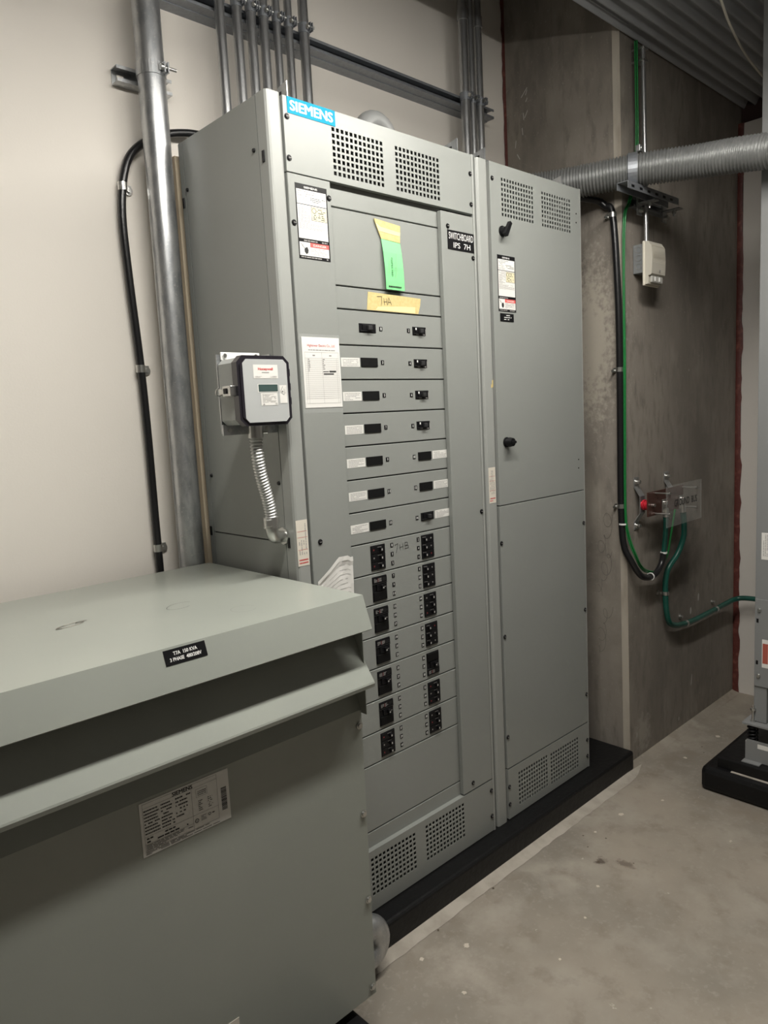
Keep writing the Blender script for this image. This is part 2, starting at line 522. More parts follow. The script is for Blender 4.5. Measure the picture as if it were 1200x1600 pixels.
m = MB(); m.add([(XL, YB, ZF), (XR + 0.1, YB, ZF), (XR + 0.1, YW, ZF), (XL, YW, ZF)], [(0, 1, 2, 3)], 'floor')
struct(m.build('floor'))
m = MB(); m.box(XL, 1.72, YW, YW + 0.12, ZF, 4.0, 'wall_white'); struct(m.build('wall_back'))
m = MB(); m.box(XL - 0.12, XL, YB, YW + 0.12, ZF, 4.0, 'room_dark'); struct(m.build('wall_left'))
m = MB(); m.box(XL - 0.12, XR + 0.3, YB - 0.12, YB, ZF, 4.0, 'room_dark'); struct(m.build('wall_front'))
m = MB(); m.box(XR, XR + 0.12, YB, -0.060, ZF, 2.81, 'drywall_grey'); struct(m.build('wall_right'))
m = MB(); m.box(XR + 0.03, XR + 0.12, YB, -0.03, 2.81, 4.0, 'brown_gap'); struct(m.build('trim_1'))
# concrete wall with its chamfered corner
zs = (ZF, 1.5, 4.0)
vs = []
for z in zs:
    c = cx(z)
    vs += [(1.692, YW + 0.12, z), (1.692, YW, z), (c - 0.017, YC + 0.022, z), (c, YC, z), (XR + 0.12, YC, z), (XR + 0.12, YW + 0.12, z)]
m = MB()
for k in range(2):
    a = k * 6; b = a + 6
    m.add(vs, [(a + i, a + i + 1, b + i + 1, b + i) for i in (0, 1)], 'concrete')
    m.add(vs, [(a + 2, a + 3, b + 3, b + 2)], 'concrete_edge')
    m.add(vs, [(a + 3, a + 4, b + 4, b + 3), (a + 4, a + 5, b + 5, b + 4), (a + 5, a, b, b + 5)], 'concrete')
m.add(vs, [(17, 16, 15, 14, 13, 12)], 'concrete')
struct(m.build('wall_concrete', fix=True, weld=True))
# red fire sealant in the two joints
def ragged(n, seed, lo, hi, z0, z1):
    r = random.Random(seed)
    return [(lo + (hi - lo) * r.random(), z0 + (z1 - z0) * i / (n - 1)) for i in range(n)]
m = MB()
edge = ragged(60, 3, -0.070, -0.058, ZF, 2.81)
vs = []
for y, z in edge: vs += [(XR - 0.005, y, z), (XR - 0.012, (y + YC) / 2 + 0.006, z), (XR - 0.006, YC + 0.004, z)]
m.add(vs, [(3 * i + k, 3 * i + k + 1, 3 * i + k + 4, 3 * i + k + 3) for i in range(59) for k in range(2)], 'sealant', True)
struct(m.build('trim_2', fix=True), 'red fire sealant in the corner joint')
m = MB()
edge = ragged(50, 5, 0.0, 0.007, 2.2, 3.9)
vs = []
for q, z in edge: vs += [(1.690 - q - 0.004, YW - 0.003, z), (1.690, YW - 0.012, z), (1.6905, YW - 0.024, z)]
m.add(vs, [(3 * i + k, 3 * i + k + 1, 3 * i + k + 4, 3 * i + k + 3) for i in range(49) for k in range(2)], 'sealant', True)
struct(m.build('trim_3', fix=True), 'thin red sealant line beside the concrete wall')
# ribbed steel deck, ribs along x; the bay over the switchboard is open to a higher slab
P = 0.053
prof = []
i = 0
while True:
    y = -0.0462 - P * (i - 6) / 16
    if y < YB: break
    c = 0.5 + 0.5 * math.cos(2 * PI * (i - 6) / 16)
    if y < YC - 0.001: prof.append((y, ZD + 0.032 * (1 - c ** 1.3)))
    i += 1
vs = [(XL, a, b) for a, b in prof] + [(XR + 0.12, a, b) for a, b in prof]
n = len(prof)
m = MB(); m.add(vs, [(i, i + 1, n + i + 1, n + i) for i in range(n - 1)], 'deck', True)
struct(m.build('ceiling'))
m = MB(); m.box(XL - 0.12, XR + 0.12, YC - 0.02, YW + 0.12, 4.0, 4.1, 'room_dark'); m.box(XL - 0.12, 1.66, YC - 0.03, YC - 0.02, ZD + 0.02, 4.0, 'deck')
struct(m.build('ceiling_bay'))
# lighter cement bands along the pad and along the foot of the concrete
r = random.Random(9)
vs = []; N = 60
for i in range(N):
    x = -0.1 + (1.72 + 0.1) * i / (N - 1)
    q = min(1.0, (1.72 - x) / 0.12)
    vs += [(x, -0.066, ZF + 0.010 * q + 0.001), (x, -0.068 - 0.040 * q + r.uniform(-0.003, 0.003) * q, ZF + 0.0012)]
m = MB(); m.add(vs, [(2 * i, 2 * i + 1, 2 * i + 3, 2 * i + 2) for i in range(N - 1)], 'cement', True)
vs = []
for i in range(N):
    x = 1.66 + (XR - 1.66) * i / (N - 1)
    vs += [(x, YC + 0.002, ZF + 0.014), (x, YC - 0.036 + r.uniform(-0.002, 0.002), ZF + 0.0003)]
m.add(vs, [(2 * i, 2 * i + 1, 2 * i + 3, 2 * i + 2) for i in range(N - 1)], 'floor', True)
struct(m.build('trim_4'), 'pale cement band along pad and concrete wall')
# scuffs on the floor
m = MB()
def blob(cxx, cyy, rr, mtl, seed, z=0.0008, el=1.0):
    r = random.Random(seed)
    m.add([(cxx + math.cos(2 * PI * i / 14) * rr * el * r.uniform(0.6, 1.15), cyy + math.sin(2 * PI * i / 14) * rr * r.uniform(0.6, 1.15), ZF + z) for i in range(14)], [tuple(range(14))], mtl)
blob(0.978, -0.293, 0.005, 'stain', 1, el=1.6); blob(1.05, -0.385, 0.004, 'stain', 2, el=0.6)
for i, (px_, py_, rr) in enumerate([(0.36, -0.22, 0.010), (0.23, -0.16, 0.008), (1.30, -0.20, 0.011), (1.13, -0.19, 0.006), (0.86, -0.36, 0.006), (0.70, -0.41, 0.005), (1.5, -0.27, 0.006), (0.5, -0.45, 0.005), (1.9, -0.18, 0.010), (2.2, -0.2, 0.012), (0.22, -0.33, 0.007)]):
    blob(px_, py_, rr, 'chip', 20 + i, 0.001)
for i, (px_, py_) in enumerate([(1.08, -0.17), (0.62, -0.115), (0.35, -0.115), (1.12, -0.24), (1.03, -0.22), (2.0, -0.22), (2.05, -0.19)]):
    blob(px_, py_, 0.004, 'stain', 40 + i, 0.0025 if py_ > -0.12 else 0.001)
struct(m.build('floor_marks', fix=True), 'dark stains and pale chips on the concrete floor')
# pencil loops and chalk marks on the concrete
m = MB()
fl = Frame((1.6645, 0, 0), (-0.071, -1, 0), (-0.0125, 0, 1))
def loops(u0, v0, u1, v1, turns, rad, w, mtl, seed):
    r = random.Random(seed); pts = []
    for i in range(turns * 14 + 1):
        t = i / (turns * 14); a = 2 * PI * i / 14
        rr = rad * (0.7 + 0.5 * math.sin(t * 9 + seed))
        pts.append((u0 + (u1 - u0) * t + math.cos(a) * rr * 0.8, v0 + (v1 - v0) * t + math.sin(a) * rr * 1.5))
    m.stroke(fl, pts, w, mtl, 0.0015)
loops(-0.08, 0.84, -0.03, 1.02, 3, 0.028, 0.0013, 'pencil', 1)
loops(-0.10, 0.66, -0.03, 0.86, 4, 0.024, 0.0013, 'pencil', 2)
loops(-0.10, 0.40, -0.05, 0.62, 4, 0.026, 0.0013, 'pencil', 5)
fc = front(YC)
for (u, v, a, b) in ((2.275, 0.475, 0.009, 0.018), (2.36, 0.525, 0.009, 0.020), (2.285, 0.125, 0.005, 0.030), (1.74, 0.03, 0.003, 0.012), (2.15, -0.03, 0.004, 0.010), (1.79, 1.28, 0.002, 0.003), (1.92, 1.60, 0.002, 0.003), (2.25, 1.62, 0.003, 0.004)):
    m.add([fc.p(u + math.cos(2 * PI * i / 10 + 0.3) * a + math.sin(2 * PI * i / 10) * b * 0.2, v + math.sin(2 * PI * i / 10) * b, 0.0012) for i in range(10)], [tuple(range(10))], 'chalk')
m.stroke(fc, [(1.903, 1.9), (1.899, 2.4), (1.895, 2.87)], 0.0011, 'chalk', 0.0012)
r = random.Random(4)
for i in range(9):
    u0, v0 = 0.35 + r.uniform(-0.05, 0.1), 2.6 + r.uniform(-0.06, 0.25)
    q = Frame((1.690, YW, 0), (-0.05, -1, 0), (0, 0, 1))
    m.stroke(q, [(0.05 + r.uniform(0, 0.10), v0), (0.06 + r.uniform(0, 0.11), v0 + r.uniform(0.02, 0.05))], 0.004, 'chalk', 0.010)
struct(m.build('wall_marks', fix=True), 'pencil loops and chalk marks on the concrete')

# ------------------------------------------------------------------ ceiling lamps (above the aisle)
for (lx, ly, lz), power in LAMP_SPOTS:
    t = thing('strip_light', 'white linear strip light hanging over the aisle, %s end' % ('far' if lx > 0 else 'near'), 'light', (lx, ly, lz), 'strip lights over the aisle')
    m = MB(); m.sheet([(ly - 0.07, lz + 0.04), (ly - 0.06, lz + 0.055), (ly + 0.06, lz + 0.055), (ly + 0.07, lz + 0.04)], 0.002, 'x', lx - 0.50, lx + 0.50, 'lamp_housing'); m.build('housing', t)
    m = MB(); m.cyl((lx - 0.48, ly, lz + 0.02), (lx + 0.48, ly, lz + 0.02), 0.013, 'lamp_tube'); m.build('tube', t)
    for q in (-0.4, 0.4):
        m = MB(); m.cyl((lx + q, ly, lz + 0.05), (lx + q, ly, ZD + 0.01), 0.003, 'zinc', 6); m.build('hanger', t)
    ld = bpy.data.lights.new('lamp', 'AREA'); ld.shape = 'RECTANGLE'; ld.size = 0.96; ld.size_y = 0.12; ld.energy = power; ld.color = LAMP_COLOR
    lo = bpy.data.objects.new('lamp', ld); COL.objects.link(lo); lo.parent = t; lo.location = (0, 0, -0.005)

# ================================================================== THE SWITCHBOARD
H = 2.286
m = MB()
r = random.Random(2)
m.box(-0.02, 1.655, -0.068, 0.54, ZF, -0.001, 'black_pad', 0.012, 3)
tag(m.build('equipment_pad', loc=(0.8, 0.2, ZF)), 'long black-painted concrete pad under the tall grey cabinets', 'equipment pad')

# ---- section with the breakers
sb = thing('switchboard', 'tall grey switchboard with two columns of black breakers and a blue logo plate', 'switchboard', (0.39, 0.2, 0), 'switchboard sections')
W1 = 0.786
m = MB()
m.box(0.0005, 0.003, 0.0465, 0.418, 1.160, H - 0.001, 'paint'); m.build('side_panel', sb)
m = MB(); m.box(0.0005, 0.003, 0.0465, 0.418, 0.002, 1.156, 'paint'); m.build('side_panel', sb)
m = MB()
m.box(0.003, W1 - 0.003, 0.416, 0.420, 0.002, H - 0.002, 'paint')
m.box(0.003, W1 - 0.003, 0.022, 0.420, H - 0.004, H - 0.001, 'paint')
m.box(W1 - 0.004, W1 - 0.002, 0.010, 0.420, 0.002, H - 0.002, 'paint')
m.box(0.004, 0.006, 0.020, 0.420, 0.002, H - 0.002, 'dark_grey')
m.box(0.003, W1 - 0.003, 0.022, 0.420, 0.0015, 0.004, 'paint')
m.build('enclosure', sb)
m = MB()
m.box(0.0005, 0.03, 0.4225, 0.444, 0.002, H - 0.001, 'paint'); m.build('rear_frame', sb)
m = MB()
m.poly(up(), [(0.0, 0.043), (0.0, 0.007), (0.004, 0.002), (0.009, 0.0), (0.038, 0.0), (0.043, 0.002), (0.046, 0.007), (0.046, 0.022), (0.043, 0.022), (0.043, 0.043)], 0.001, H, 'paint_rail')
m.build('corner_post', sb)
m = MB()
m.poly(up(), [(0.7755, 0.0), (0.7835, -0.001), (0.786, 0.002), (0.786, 0.03), (0.7755, 0.03)], 0.001, H - 0.001, 'paint_rail')
m.build('edge_rail', sb)
# perforated top panel and bottom panel
F0 = front(0.0)
OPEN = 0.64
m = MB()
m.plate_holes(F0, 0.0505, 0.774, 2.106, H - 0.003, 0.002, [(0.205, 0.389, 2.120, 2.241, 12, 8, OPEN), (0.438, 0.622, 2.120, 2.241, 12, 8, OPEN)], 'paint')
m.box(0.0505, 0.774, 0.0, 0.017, 2.103, 2.106, 'paint'); m.box(0.0505, 0.0525, 0.0021, 0.02, 2.106, H - 0.003, 'paint')
m.build('vented_top_panel', sb)
m = MB()
m.plate_holes(F0, 0.0505, 0.774, 0.003, 0.190, 0.002, [(0.195, 0.384, 0.050, 0.170, 12, 8, OPEN), (0.432, 0.620, 0.050, 0.170, 12, 8, OPEN)], 'paint')
m.box(0.0505, 0.774, 0.0, 0.020, 0.190, 0.193, 'paint')
m.build('vented_bottom_panel', sb)
# cover strips either side of the breakers
m = MB(); m.box(0.0505, 0.189, -0.0005, 0.016, 0.197, 2.100, 'paint', 0.0015, 1); m.build('cover_strip', sb)
m = MB(); m.box(0.622, 0.774, -0.0005, 0.016, 0.197, 2.093, 'paint', 0.0015, 1); m.build('cover_strip', sb)
# recessed filler plates and breaker panels
KR = (1.54202 + 0.017) / 1.54202
def fx(x): return -1.11063 + (x + 1.11063) * KR
def fz(z): return 1.47516 + (z - 1.47516) * KR
FR = front(0.017)
YR = 0.017
rows = [2.098, 2.038, 1.835, 1.774, 1.678, 1.584, 1.492, 1.400, 1.306, 1.213, 1.120, 1.027, 0.935, 0.840, 0.744, 0.648, 0.552, 0.457, 0.255, 0.194]
G = 0.0018
def filler(i, name):
    m = MB(); m.box(0.175, 0.638, YR, YR + 0.010, fz(rows[i + 1]) + G, fz(rows[i]) - G, 'paint', 0.0012, 1)
    return m.build(name, sb, loc=(0.41, YR, fz(rows[i + 1])))
for i in (0, 1, 2, 17, 18): filler(i, 'filler_plate')
m = MB(); m.box(0.10, 0.70, 0.034, 0.036, 0.1, 2.16, 'black_matte'); m.build('dark_backing', sb)  # black sheet added as the unlit interior seen through the plate gaps

def number_tile(u, v, s, parent, w=0.0115):
    m = MB(); m.fbox(FR, u - w / 2, u + w / 2, v - 0.0062, v + 0.0062, 0, 0.0012, 'black')
    m.text(FR, s, u, v, 0.0032 if len(s) == 1 else 0.0078, 0.0078, 'white_ink', 0.0016, 0.02)
    m.build('number_plate', parent, loc=(u, YR, v))
def white_label(u0, u1, vc, parent, seed):
    m = MB(); m.fbox(FR, u0, u1, vc - 0.0125, vc + 0.0125, 0, 0.0006, 'sticker_white')
    m.lines(FR, u0 + 0.006, u1 - 0.005, vc - 0.011, vc + 0.010, 5, 'ink_grey', seed, 0.95, 0.0009, 0.30)
    m.build('instruction_label', parent, loc=((u0 + u1) / 2, YR, vc))
def breaker_single(u0, u1, v, parent, kind):
    """kind: 'blank' | 'lever' | 'plain'"""
    m = MB()
    a, b = v - 0.0125, v + 0.0125
    if kind == 'blank':
        m.fbox(FR, u0, u1, a, b, -0.002, 0.003, 'black_matte', 0.001)
        m.build('breaker_blank', parent, loc=((u0 + u1) / 2, YR, v))
        return
    m.fbox(FR, u0, u1, a, b, -0.004, 0.0012, 'black')
    w = u1 - u0
    m.fbox(FR, u0 + 0.18 * w, u1 - 0.12 * w, v - 0.006, v + 0.010, 0.001, 0.004, 'black', 0.001)
    m.fbox(FR, u0 + 0.42 * w, u0 + 0.66 * w, v - 0.006, v + 0.006, 0.004, 0.013, 'dark_grey', 0.0015)
    m.fbox(FR, u0 + 0.05 * w, u1 - 0.2 * w, v - 0.0085, v - 0.0070, 0.001, 0.0045, 'dark_grey')
    if kind == 'lever':
        m.rect(FR, u0 + 0.16 * w, u0 + 0.25 * w, v + 0.003, v + 0.0095, 0.0046, 'white_ink')
        m.rect(FR, u0 + 0.25 * w, u0 + 0.45 * w, a + 0.001, a + 0.004, 0.0016, 'ink_grey')
        m.rect(FR, u0 + 0.70 * w, u0 + 0.90 * w, a + 0.001, a + 0.004, 0.0016, 'ink_grey')
        m.rect(FR, u1 - 0.04 * w, u1 - 0.01 * w, a, b - 0.006, 0.0016, 'ink_grey')
    m.build('breaker', parent, loc=((u0 + u1) / 2, YR, v))
L0, L1 = fx(0.263), fx(0.326)
R0_, R1_ = fx(0.475), fx(0.532)
for k in range(7):                                             # upper panel, circuits 1 to 14
    p = filler(3 + k, 'breaker_panel')
    v = fz((rows[3 + k] + rows[4 + k]) / 2 + 0.0005)
    vl = v + (0.001 if k else 0.0); vr = v
    breaker_single(L0, L1, vl, p, 'blank' if k else 'plain')
    number_tile(fx(0.346), vl, str(2 * k + 1), p)
    if k: white_label(fx(0.191), fx(0.259), vl - 0.001, p, 30 + k)
    breaker_single(R0_, R1_, vr, p, 'blank' if k in (4, 5) else ('lever' if k < 4 else 'plain'))
    number_tile(fx(0.458), vr, str(2 * k + 2), p)
    if k > 3: white_label(fx(0.539), fx(0.606), vr, p, 50 + k)
    for q in (0.192, 0.60):
        pass
def breaker_triple(u0, u1, v0, v1, parent, kind, seed):
    m = MB(); w = u1 - u0; h = v1 - v0; r = random.Random(seed)
    m.fbox(FR, u0, u1, v0, v1, -0.004, 0.0012, 'black')
    if kind in ('main', 'main_down'):
        up_ = kind == 'main'
        def V(a, b): return (v0 + a * h, v0 + b * h) if up_ else (v1 - b * h, v1 - a * h)
        a, b = V(0.74, 0.97); m.fbox(FR, u0 + 0.02 * w, u1 - 0.02 * w, a, b, 0.001, 0.004, 'black')
        for (p, q, mt) in ((0.08, 0.30, 'ink_grey'), (0.38, 0.60, 'ink_grey'), (0.66, 0.92, 'dark_grey')):
            m.lines(FR, u0 + p * w, u0 + q * w, a + 0.003, b - 0.003, 4, mt, seed + int(p * 100), 0.95, 0.0045, 0.6)
        m.rect(FR, u0 + 0.34 * w, u0 + 0.37 * w, a + 0.003, b - 0.003, 0.0045, 'dull_red')
        a, b = V(0.70, 0.72); m.fbox(FR, u0, u1, a, b, 0.001, 0.004, 'dark_grey')
        a, b = V(0.42, 0.66); m.fbox(FR, u0 + 0.25 * w, u1 - 0.1 * w, a, b, 0.001, 0.005, 'black', 0.001)
        a, b = V(0.50, 0.60); m.fbox(FR, u0 + 0.50 * w, u0 + 0.64 * w, a - 0.003, b + 0.003, 0.004, 0.014, 'black', 0.002)
        m.rect(FR, u0 + 0.53 * w, u0 + 0.61 * w, a + 0.001, b - 0.002, 0.0142, 'print_grey')
        m.rect(FR, u0 + 0.66 * w, u0 + 0.88 * w, a + 0.002, a + 0.0035, 0.0052, 'ink_grey')
        a, b = V(0.03, 0.38); m.fbox(FR, u0 + 0.04 * w, u1 - 0.04 * w, a, b, 0.001, 0.0045, 'black_matte', 0.001)
    else:
        for i in range(3):
            a = v0 + h * (0.02 + 0.328 * i); b = a + h * 0.30
            m.fbox(FR, u0 + 0.02 * w, u1 - 0.02 * w, a, b, 0.001, 0.0035, 'black', 0.0008)
            left = kind == 'left'
            hu = u0 + (0.56 if left else 0.16) * w
            mid = (a + b) / 2
            m.fbox(FR, hu, hu + 0.17 * w, mid - 0.006, mid + 0.005, 0.003, 0.011, 'black', 0.0015)
            m.rect(FR, hu + 0.05 * w, hu + 0.12 * w, mid - 0.004, mid + 0.002, 0.0113, 'print_grey')
            m.rect(FR, hu - 0.12 * w, hu + 0.16 * w, mid + 0.006, mid + 0.0072, 0.0040, 'ink_grey')
            tu = u0 + (0.14 if left else 0.70) * w
            m.rect(FR, tu, tu + 0.07 * w, mid - 0.0022, mid + 0.0022, 0.0040, 'dull_red' if r.random() < 0.35 else 'ink_grey')
    m.build('breaker', parent, loc=((u0 + u1) / 2, YR, (v0 + v1) / 2))
LB0, LB1 = fx(0.260), fx(0.3165)
RB0, RB1 = fx(0.471), fx(0.526)
for k in range(7):                                             # lower panel, circuits 1 to 42 in threes
    p = filler(10 + k, 'breaker_panel')
    zc = (rows[10 + k] + rows[11 + k]) / 2
    a, b = fz(zc - 0.0365), fz(zc + 0.0365)
    breaker_triple(LB0, LB1, a, b, p, 'left' if k in (0, 6) else 'main', 60 + k)
    breaker_triple(RB0, RB1, a, b, p, 'main_down' if k == 4 else ('left' if k in (2, 5, 6) else 'right'), 80 + k)
    for j in range(3):
        v = fz(zc + 0.027 - 0.027 * j)
        number_tile(fx(0.3455), v, str(6 * k + 2 * j + 1), p, 0.0105)
        number_tile(fx(0.4575), v, str(6 * k + 2 * j + 2), p, 0.0105)
    if k == 0:
        # hand-lettered 7HB in marker
        m = MB()
        q = lambda a_, b_: (fx(0.358 + a_), fz(1.077 + b_))
        W_ = 0.0012
        m.stroke(FR, [q(0.000, 0.021), q(0.013, 0.024), q(0.008, 0.006), q(0.004, -0.003)], W_, 'ink')
        m.stroke(FR, [q(0.021, 0.020), q(0.021, 0.002)], W_, 'ink'); m.stroke(FR, [q(0.033, 0.022), q(0.034, 0.003)], W_, 'ink'); m.stroke(FR, [q(0.021, 0.011), q(0.034, 0.012)], W_, 'ink')
        m.stroke(FR, [q(0.042, 0.004), q(0.043, 0.023), q(0.053, 0.022), q(0.053, 0.015), q(0.044, 0.013), q(0.056, 0.012), q(0.057, 0.005), q(0.042, 0.004)], W_, 'ink')
        m.build('marker_lettering', p)
# screws and latch clips
m = MB(); m.cyl((0, 0, 0), (0, -0.004, 0), 0.0062, 'black', 14, 0.0050); m.fbox(front(-0.004), -0.0042, 0.0042, -0.0007, 0.0007, 0, 0.0006, 'ink_grey')
m.cyl((0, 0, 0), (0, -0.0010, 0), 0.0078, 'black', 14)
ORIG_SCREW = None
def face_screws(pts, parent, y=0.0):
    global ORIG_SCREW
    for (x, z) in pts:
        if ORIG_SCREW is None:
            ORIG_SCREW = m.build('screw', parent, loc=(0, 0, 0))
            ORIG_SCREW.location = Vector((x, y, z)) - ORIGIN[parent.name]
        else:
            put(ORIG_SCREW, (x, y, z), parent)
face_screws([(0.061, 2.234), (0.060, 2.135), (0.768, 2.224), (0.768, 2.131)], sb, 0.0)
face_screws([(0.062, 1.979), (0.182, 2.057), (0.651, 2.050), (0.768, 1.966), (0.080, 1.151), (0.766, 1.148), (0.671, 0.222), (0.767, 0.155), (0.766, 0.060)], sb, -0.0005)
ms = MB(); ms.cyl((0, 0, 0), (-0.004, 0, 0), 0.0055, 'black', 12, 0.0045)
ss = None
for (y, z) in ((0.064, 2.159), (0.408, 2.151), (0.058, 1.317), (0.405, 1.330)):
    if ss is None:
        ss = ms.build('screw', sb, loc=(0, 0, 0)); ss.location = Vector((0, y, z)) - ORIGIN[sb.name]
    else: put(ss, (0, y, z), sb)
mc = MB(); mc.box(-0.003, 0.0, -0.005, 0.005, -0.014, 0.014, 'black', 0.001)
cc = None
for (x, y, z) in ((0.0, 0.024, 2.134), (0.0, 0.030, 1.158), (0.0, 0.434, 2.12), (0.0, 0.434, 1.16)):
    if cc is None:
        cc = mc.build('clip', sb, loc=(0, 0, 0)); cc.location = Vector((x, y, z)) - ORIGIN[sb.name]
    else: put(cc, (x, y, z), sb)
# lifting brackets on the top edge
def lifting_bracket(x, y, parent):
    m = MB()
    fr = side(x)
    m.poly(fr, [(-y, H), (-y, H + 0.040), (-y - 0.062, H + 0.030), (-y - 0.075, H)], 0, 0.003, 'galv')
    m.box(x, x + 0.045, y, y + 0.07, H, H + 0.003, 'galv')
    m.fbox(side(x - 0.003), -y - 0.040, -y - 0.022, H + 0.006, H + 0.022, 0, 0.0006, 'black')
    m.build('lifting_bracket', parent, loc=(x, y, H))
lifting_bracket(0.078, 0.012, sb); lifting_bracket(0.728, 0.012, sb)
# blue maker's plate
m = MB(); m.fbox(F0, 0.0635, 0.219, 2.2435, 2.283, 0, 0.0012, 'logo_blue')
m.text(F0, 'SIEMENS', 0.141, 2.2633, 0.140, 0.0250, 'white_ink', 0.0016, heavy=0.0013)
m.build('logo_plate', sb)
# the tall rating and danger label, used on both sections
def rating_label(u0, u1, v0, v1, parent, seed, fr):
    m = MB(); w = u1 - u0; h = v1 - v0
    U = lambda a: u0 + a * w
    V = lambda b: v0 + b * h
    m.fbox(fr, u0, u1, v0, v1, 0, 0.0005, 'black')
    m.text(fr, 'SIEMENS', U(0.48), V(0.958), 0.42 * w, 0.028 * h, 'white_ink', 0.0009, heavy=0.00015)
    for (b0, b1) in ((0.735, 0.925), (0.275, 0.725), (0.045, 0.225)):
        m.rect(fr, U(0.03), U(0.96), V(b0), V(b1), 0.0008, 'sticker_white')
    m.lines(fr, U(0.06), U(0.60), V(0.83), V(0.915), 3, 'ink_grey', seed, 0.8, 0.0011, 0.35)
    m.lines(fr, U(0.06), U(0.40), V(0.745), V(0.82), 4, 'ink_grey', seed + 1, 0.8, 0.0011, 0.35)
    m.lines(fr, U(0.45), U(0.92), V(0.77), V(0.84), 3, 'ink', seed + 2, 0.8, 0.0011, 0.35)
    m.lines(fr, U(0.06), U(0.42), V(0.49), V(0.715), 13, 'ink_grey', seed + 3, 0.92, 0.0011, 0.40)
    m.lines(fr, U(0.06), U(0.92), V(0.40), V(0.485), 5, 'ink_grey', seed + 4, 0.92, 0.0011, 0.35)
    m.rect(fr, U(0.46), U(0.95), V(0.53), V(0.715), 0.0010, 'ink')
    m.rect(fr, U(0.47), U(0.94), V(0.535), V(0.71), 0.0012, 'yellow_patch')
    m.ring(fr.p(U(0.55), V(0.665), 0.0013), fr.n, 0.055 * w, 0.068 * w, 0.0002, 'ink', 14)
    m.lines(fr, U(0.63), U(0.91), V(0.63), V(0.70), 3, 'ink', seed + 5, 0.9, 0.0015, 0.45)
    m.lines(fr, U(0.52), U(0.88), V(0.545), V(0.62), 3, 'ink', seed + 6, 0.5, 0.0015, 0.45)
    m.lines(fr, U(0.06), U(0.92), V(0.232), V(0.262), 1, 'ink_grey', seed + 7, 0.9, 0.0011, 0.6)
    m.rect(fr, U(0.36), U(0.96), V(0.165), V(0.225), 0.0011, 'red_band')
    m.text(fr, 'DANGER', U(0.67), V(0.194), 0.42 * w, 0.030 * h, 'sticker_white', 0.0014, 0.012)
    m.lines(fr, U(0.37), U(0.90), V(0.06), V(0.155), 6, 'ink_grey', seed + 8, 0.85, 0.0011, 0.35)
    # black hand struck by an arc
    m.poly(fr, [(U(0.17), V(0.13)), (U(0.22), V(0.155)), (U(0.27), V(0.16)), (U(0.30), V(0.12)), (U(0.28), V(0.08)), (U(0.23), V(0.065)), (U(0.18), V(0.09))], 0.0009, 0.0012, 'ink')
    m.stroke(fr, [(U(0.06), V(0.205)), (U(0.13), V(0.18)), (U(0.11), V(0.17)), (U(0.20), V(0.14))], 0.0012, 'ink', 0.0012)
    m.lines(fr, U(0.06), U(0.92), V(0.012), V(0.036), 1, 'ink_grey', seed + 9, 0.8, 0.0011, 0.6)
    m.build('rating_label', parent)
FS = front(-0.0005)
rating_label(0.0715, 0.175, 1.893, 2.079, sb, 100, FS)
# engraved section nameplate
m = MB(); m.fbox(FS, 0.648, 0.7735, 1.982, 2.040, 0, 0.0016, 'black')
m.text(FS, 'SWITCHBOARD', 0.711, 2.0235, 0.116, 0.0205, 'white_ink', 0.0019, 0.0)
m.text(FS, 'IPS  7H', 0.714, 1.9965, 0.080, 0.0165, 'white_ink', 0.0019, 0.0)
m.build('nameplate', sb)
# narrow cream stickers on the posts, printed sideways
def side_sticker(fr, u0, u1, v0, v1, seed, parent):
    m = MB(); m.fbox(fr, u0, u1, v0, v1, 0, 0.0005, 'paper_cream')
    m.lines(fr, v0 + 0.030, v1 - 0.01, u0 + 0.004, u1 - 0.004, 4, 'ink_grey', seed, 0.8, 0.0008, 0.3, True)
    m.lines(fr, u0 + 0.004, u1 - 0.004, v0 + 0.004, v0 + 0.020, 2, 'red_ink', seed + 1, 0.95, 0.0008, 0.45)
    for q in (0.35, 0.62, 0.75):
        m.rect(fr, u0 + 0.003, u1 - 0.003, v0 + (v1 - v0) * q, v0 + (v1 - v0) * q + 0.0008, 0.0008, 'red_ink')
    m.build('inspection_sticker', parent)
side_sticker(front(-0.0002), 0.003, 0.040, 1.096, 1.219, 200, sb)

# ---- loose papers and tape on the breaker section
m = MB()                                                       # circuit list in a clear sleeve
m.fbox(FS, 0.0545, 0.1885, 1.497, 1.703, 0.0001, 0.0004, 'acrylic')
m.fbox(Frame((0, -0.0012, 0), (1, 0, 0), (0, 0, 1)), 0.0600, 0.1865, 1.511, 1.695, 0, 0.0006, 'paper')
fq = front(-0.0018)
m.text(fq, 'Hightower Electric Co., Ltd.', 0.124, 1.6725, 0.094, 0.0085, 'red_ink', 0.0003, 0.004)
m.lines(fq, 0.080, 0.171, 1.659, 1.664, 1, 'ink_grey', 7, 0.98, 0.0003, 0.4)
m.frame_lines(fq, 0.067, 0.181, 1.522, 1.656, 0.0005, 'ink_grey', 0.0003)
m.rect(fq, 0.1237, 0.1242, 1.522, 1.656, 0.0003, 'ink_grey')
m.rect(fq, 0.0745, 0.0750, 1.522, 1.640, 0.0003, 'ink_grey'); m.rect(fq, 0.1735, 0.1740, 1.522, 1.640, 0.0003, 'ink_grey')
for i in range(22):
    z = 1.640 - i * 0.0050
    m.rect(fq, 0.067, 0.181, z, z + 0.0005, 0.0003, 'ink_grey')
m.rect(fq, 0.093, 0.101, 1.646, 1.649, 0.0003, 'ink_grey'); m.rect(fq, 0.149, 0.157, 1.646, 1.649, 0.0003, 'ink_grey')
r = random.Random(3)
for i in range(7): m.rect(fq, 0.077, 0.077 + r.uniform(0.003, 0.009), 1.6365 - i * 0.005, 1.6385 - i * 0.005, 0.0004, 'ink_grey')
